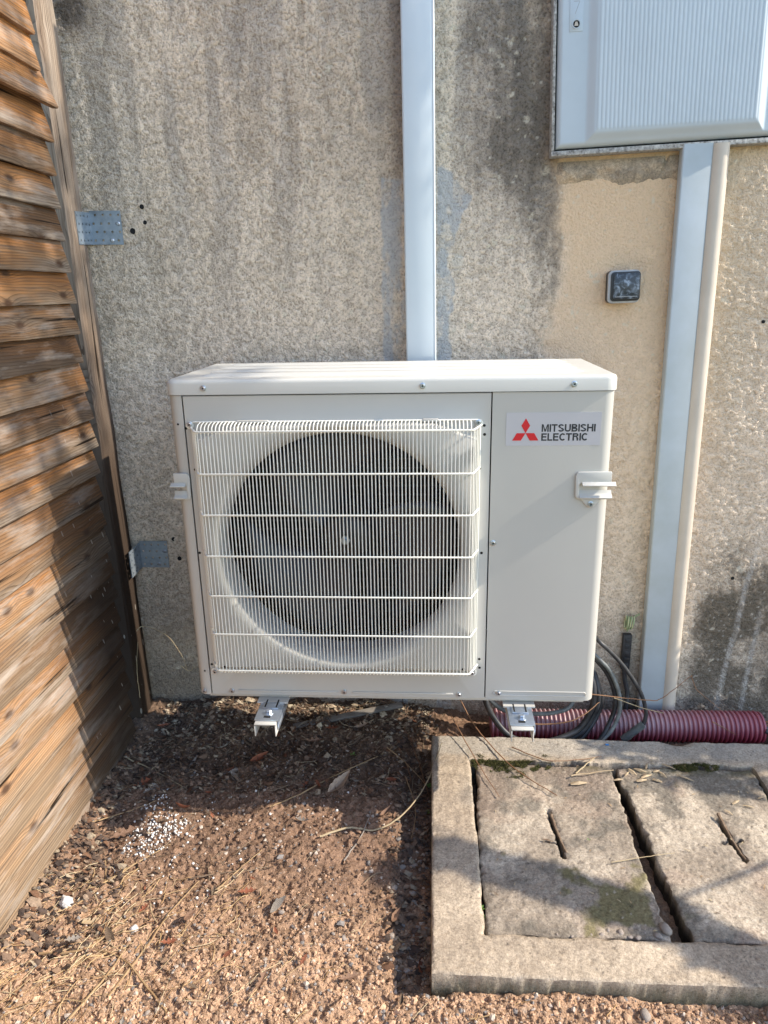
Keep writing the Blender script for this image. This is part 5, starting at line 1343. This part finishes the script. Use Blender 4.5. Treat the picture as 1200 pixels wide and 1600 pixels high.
# ================================================================== PLANTS BEYOND THE FRAME (they cast the dappled shade)
def tree(name, label, base, trunk_pts, blobs, leaf_s, n, seed):
    rg = np.random.default_rng(seed); root = empty(name, base); tag(root, label, 'tree')
    inv = Matrix.Translation(-Vector(base))
    mb = MB()
    for pts, r in trunk_pts:
        P = spline(pts, 6); mb.tube(P, [r*(1-.7*i/(len(P)-1)) for i in range(len(P))], 8)
    o = mb.build('trunk', M_tbark, root, smooth=True); o.matrix_parent_inverse = inv
    V = []; F = []
    for (c, rad, dens) in blobs:
        m = int(n*dens)
        d = rg.normal(size=(m, 3)); d /= np.linalg.norm(d, axis=1)[:, None]; p = np.array(c)+d*(rg.random((m, 1))**.45)*np.array(rad)
        for q in p:
            a = rg.normal(size=3); a /= np.linalg.norm(a); b = np.cross(a, rg.normal(size=3)); b /= np.linalg.norm(b); s = leaf_s*rg.uniform(.6, 1.3); k = len(V)
            V += [q-a*s, q+b*s*.45, q+a*s, q-b*s*.45]; F.append((k, k+1, k+2, k+3))
    o = link('crown', soup('crown', np.array(V), np.array(F)), M_foliage, root); o.matrix_parent_inverse = inv
tree('shrub', 'leafy shrub growing against the wall beyond the covers', (1.95, -.25, -.08),
     [([(1.95, -.25, -.1), (1.93, -.25, .3), (1.88, -.24, .7), (1.85, -.25, 1.0)], .02), ([(1.93, -.25, .3), (1.9, -.4, .55), (1.85, -.6, .8), (1.8, -.75, 1.0)], .012)],
     [((1.85, -.20, .80), (.20, .22, .18), 1.0), ((1.85, -.12, .60), (.22, .22, .2), .8)]+[((1.80, y_-.035, z_), (.05, .038, .05), .16) for y_, z_ in ((-.585, 1.24), (-.61, 1.18), (-.63, 1.12), (-.655, 1.07), (-.68, 1.02), (-.705, .97), (-.74, .93), (-.78, .88), (-.82, .83), (-.86, .79))], .026, 1100, 21)
tree('tree', 'broad leaved tree standing beside the house', (3.1, -1.75, -.08),
     [([(3.1, -1.75, -.1), (3.08, -1.72, 1.2), (3.0, -1.6, 2.5), (2.95, -1.2, 3.3), (2.8, -.5, 3.75)], .06), ([(2.95, -1.2, 3.3), (2.8, -.8, 3.5), (2.7, -.4, 3.5)], .03)],
     [((2.75, -.42, 3.50), (.30, .34, .32), 1.0), ((2.75, -.30, 3.85), (.30, .30, .25), .7)], .030, 800, 22)
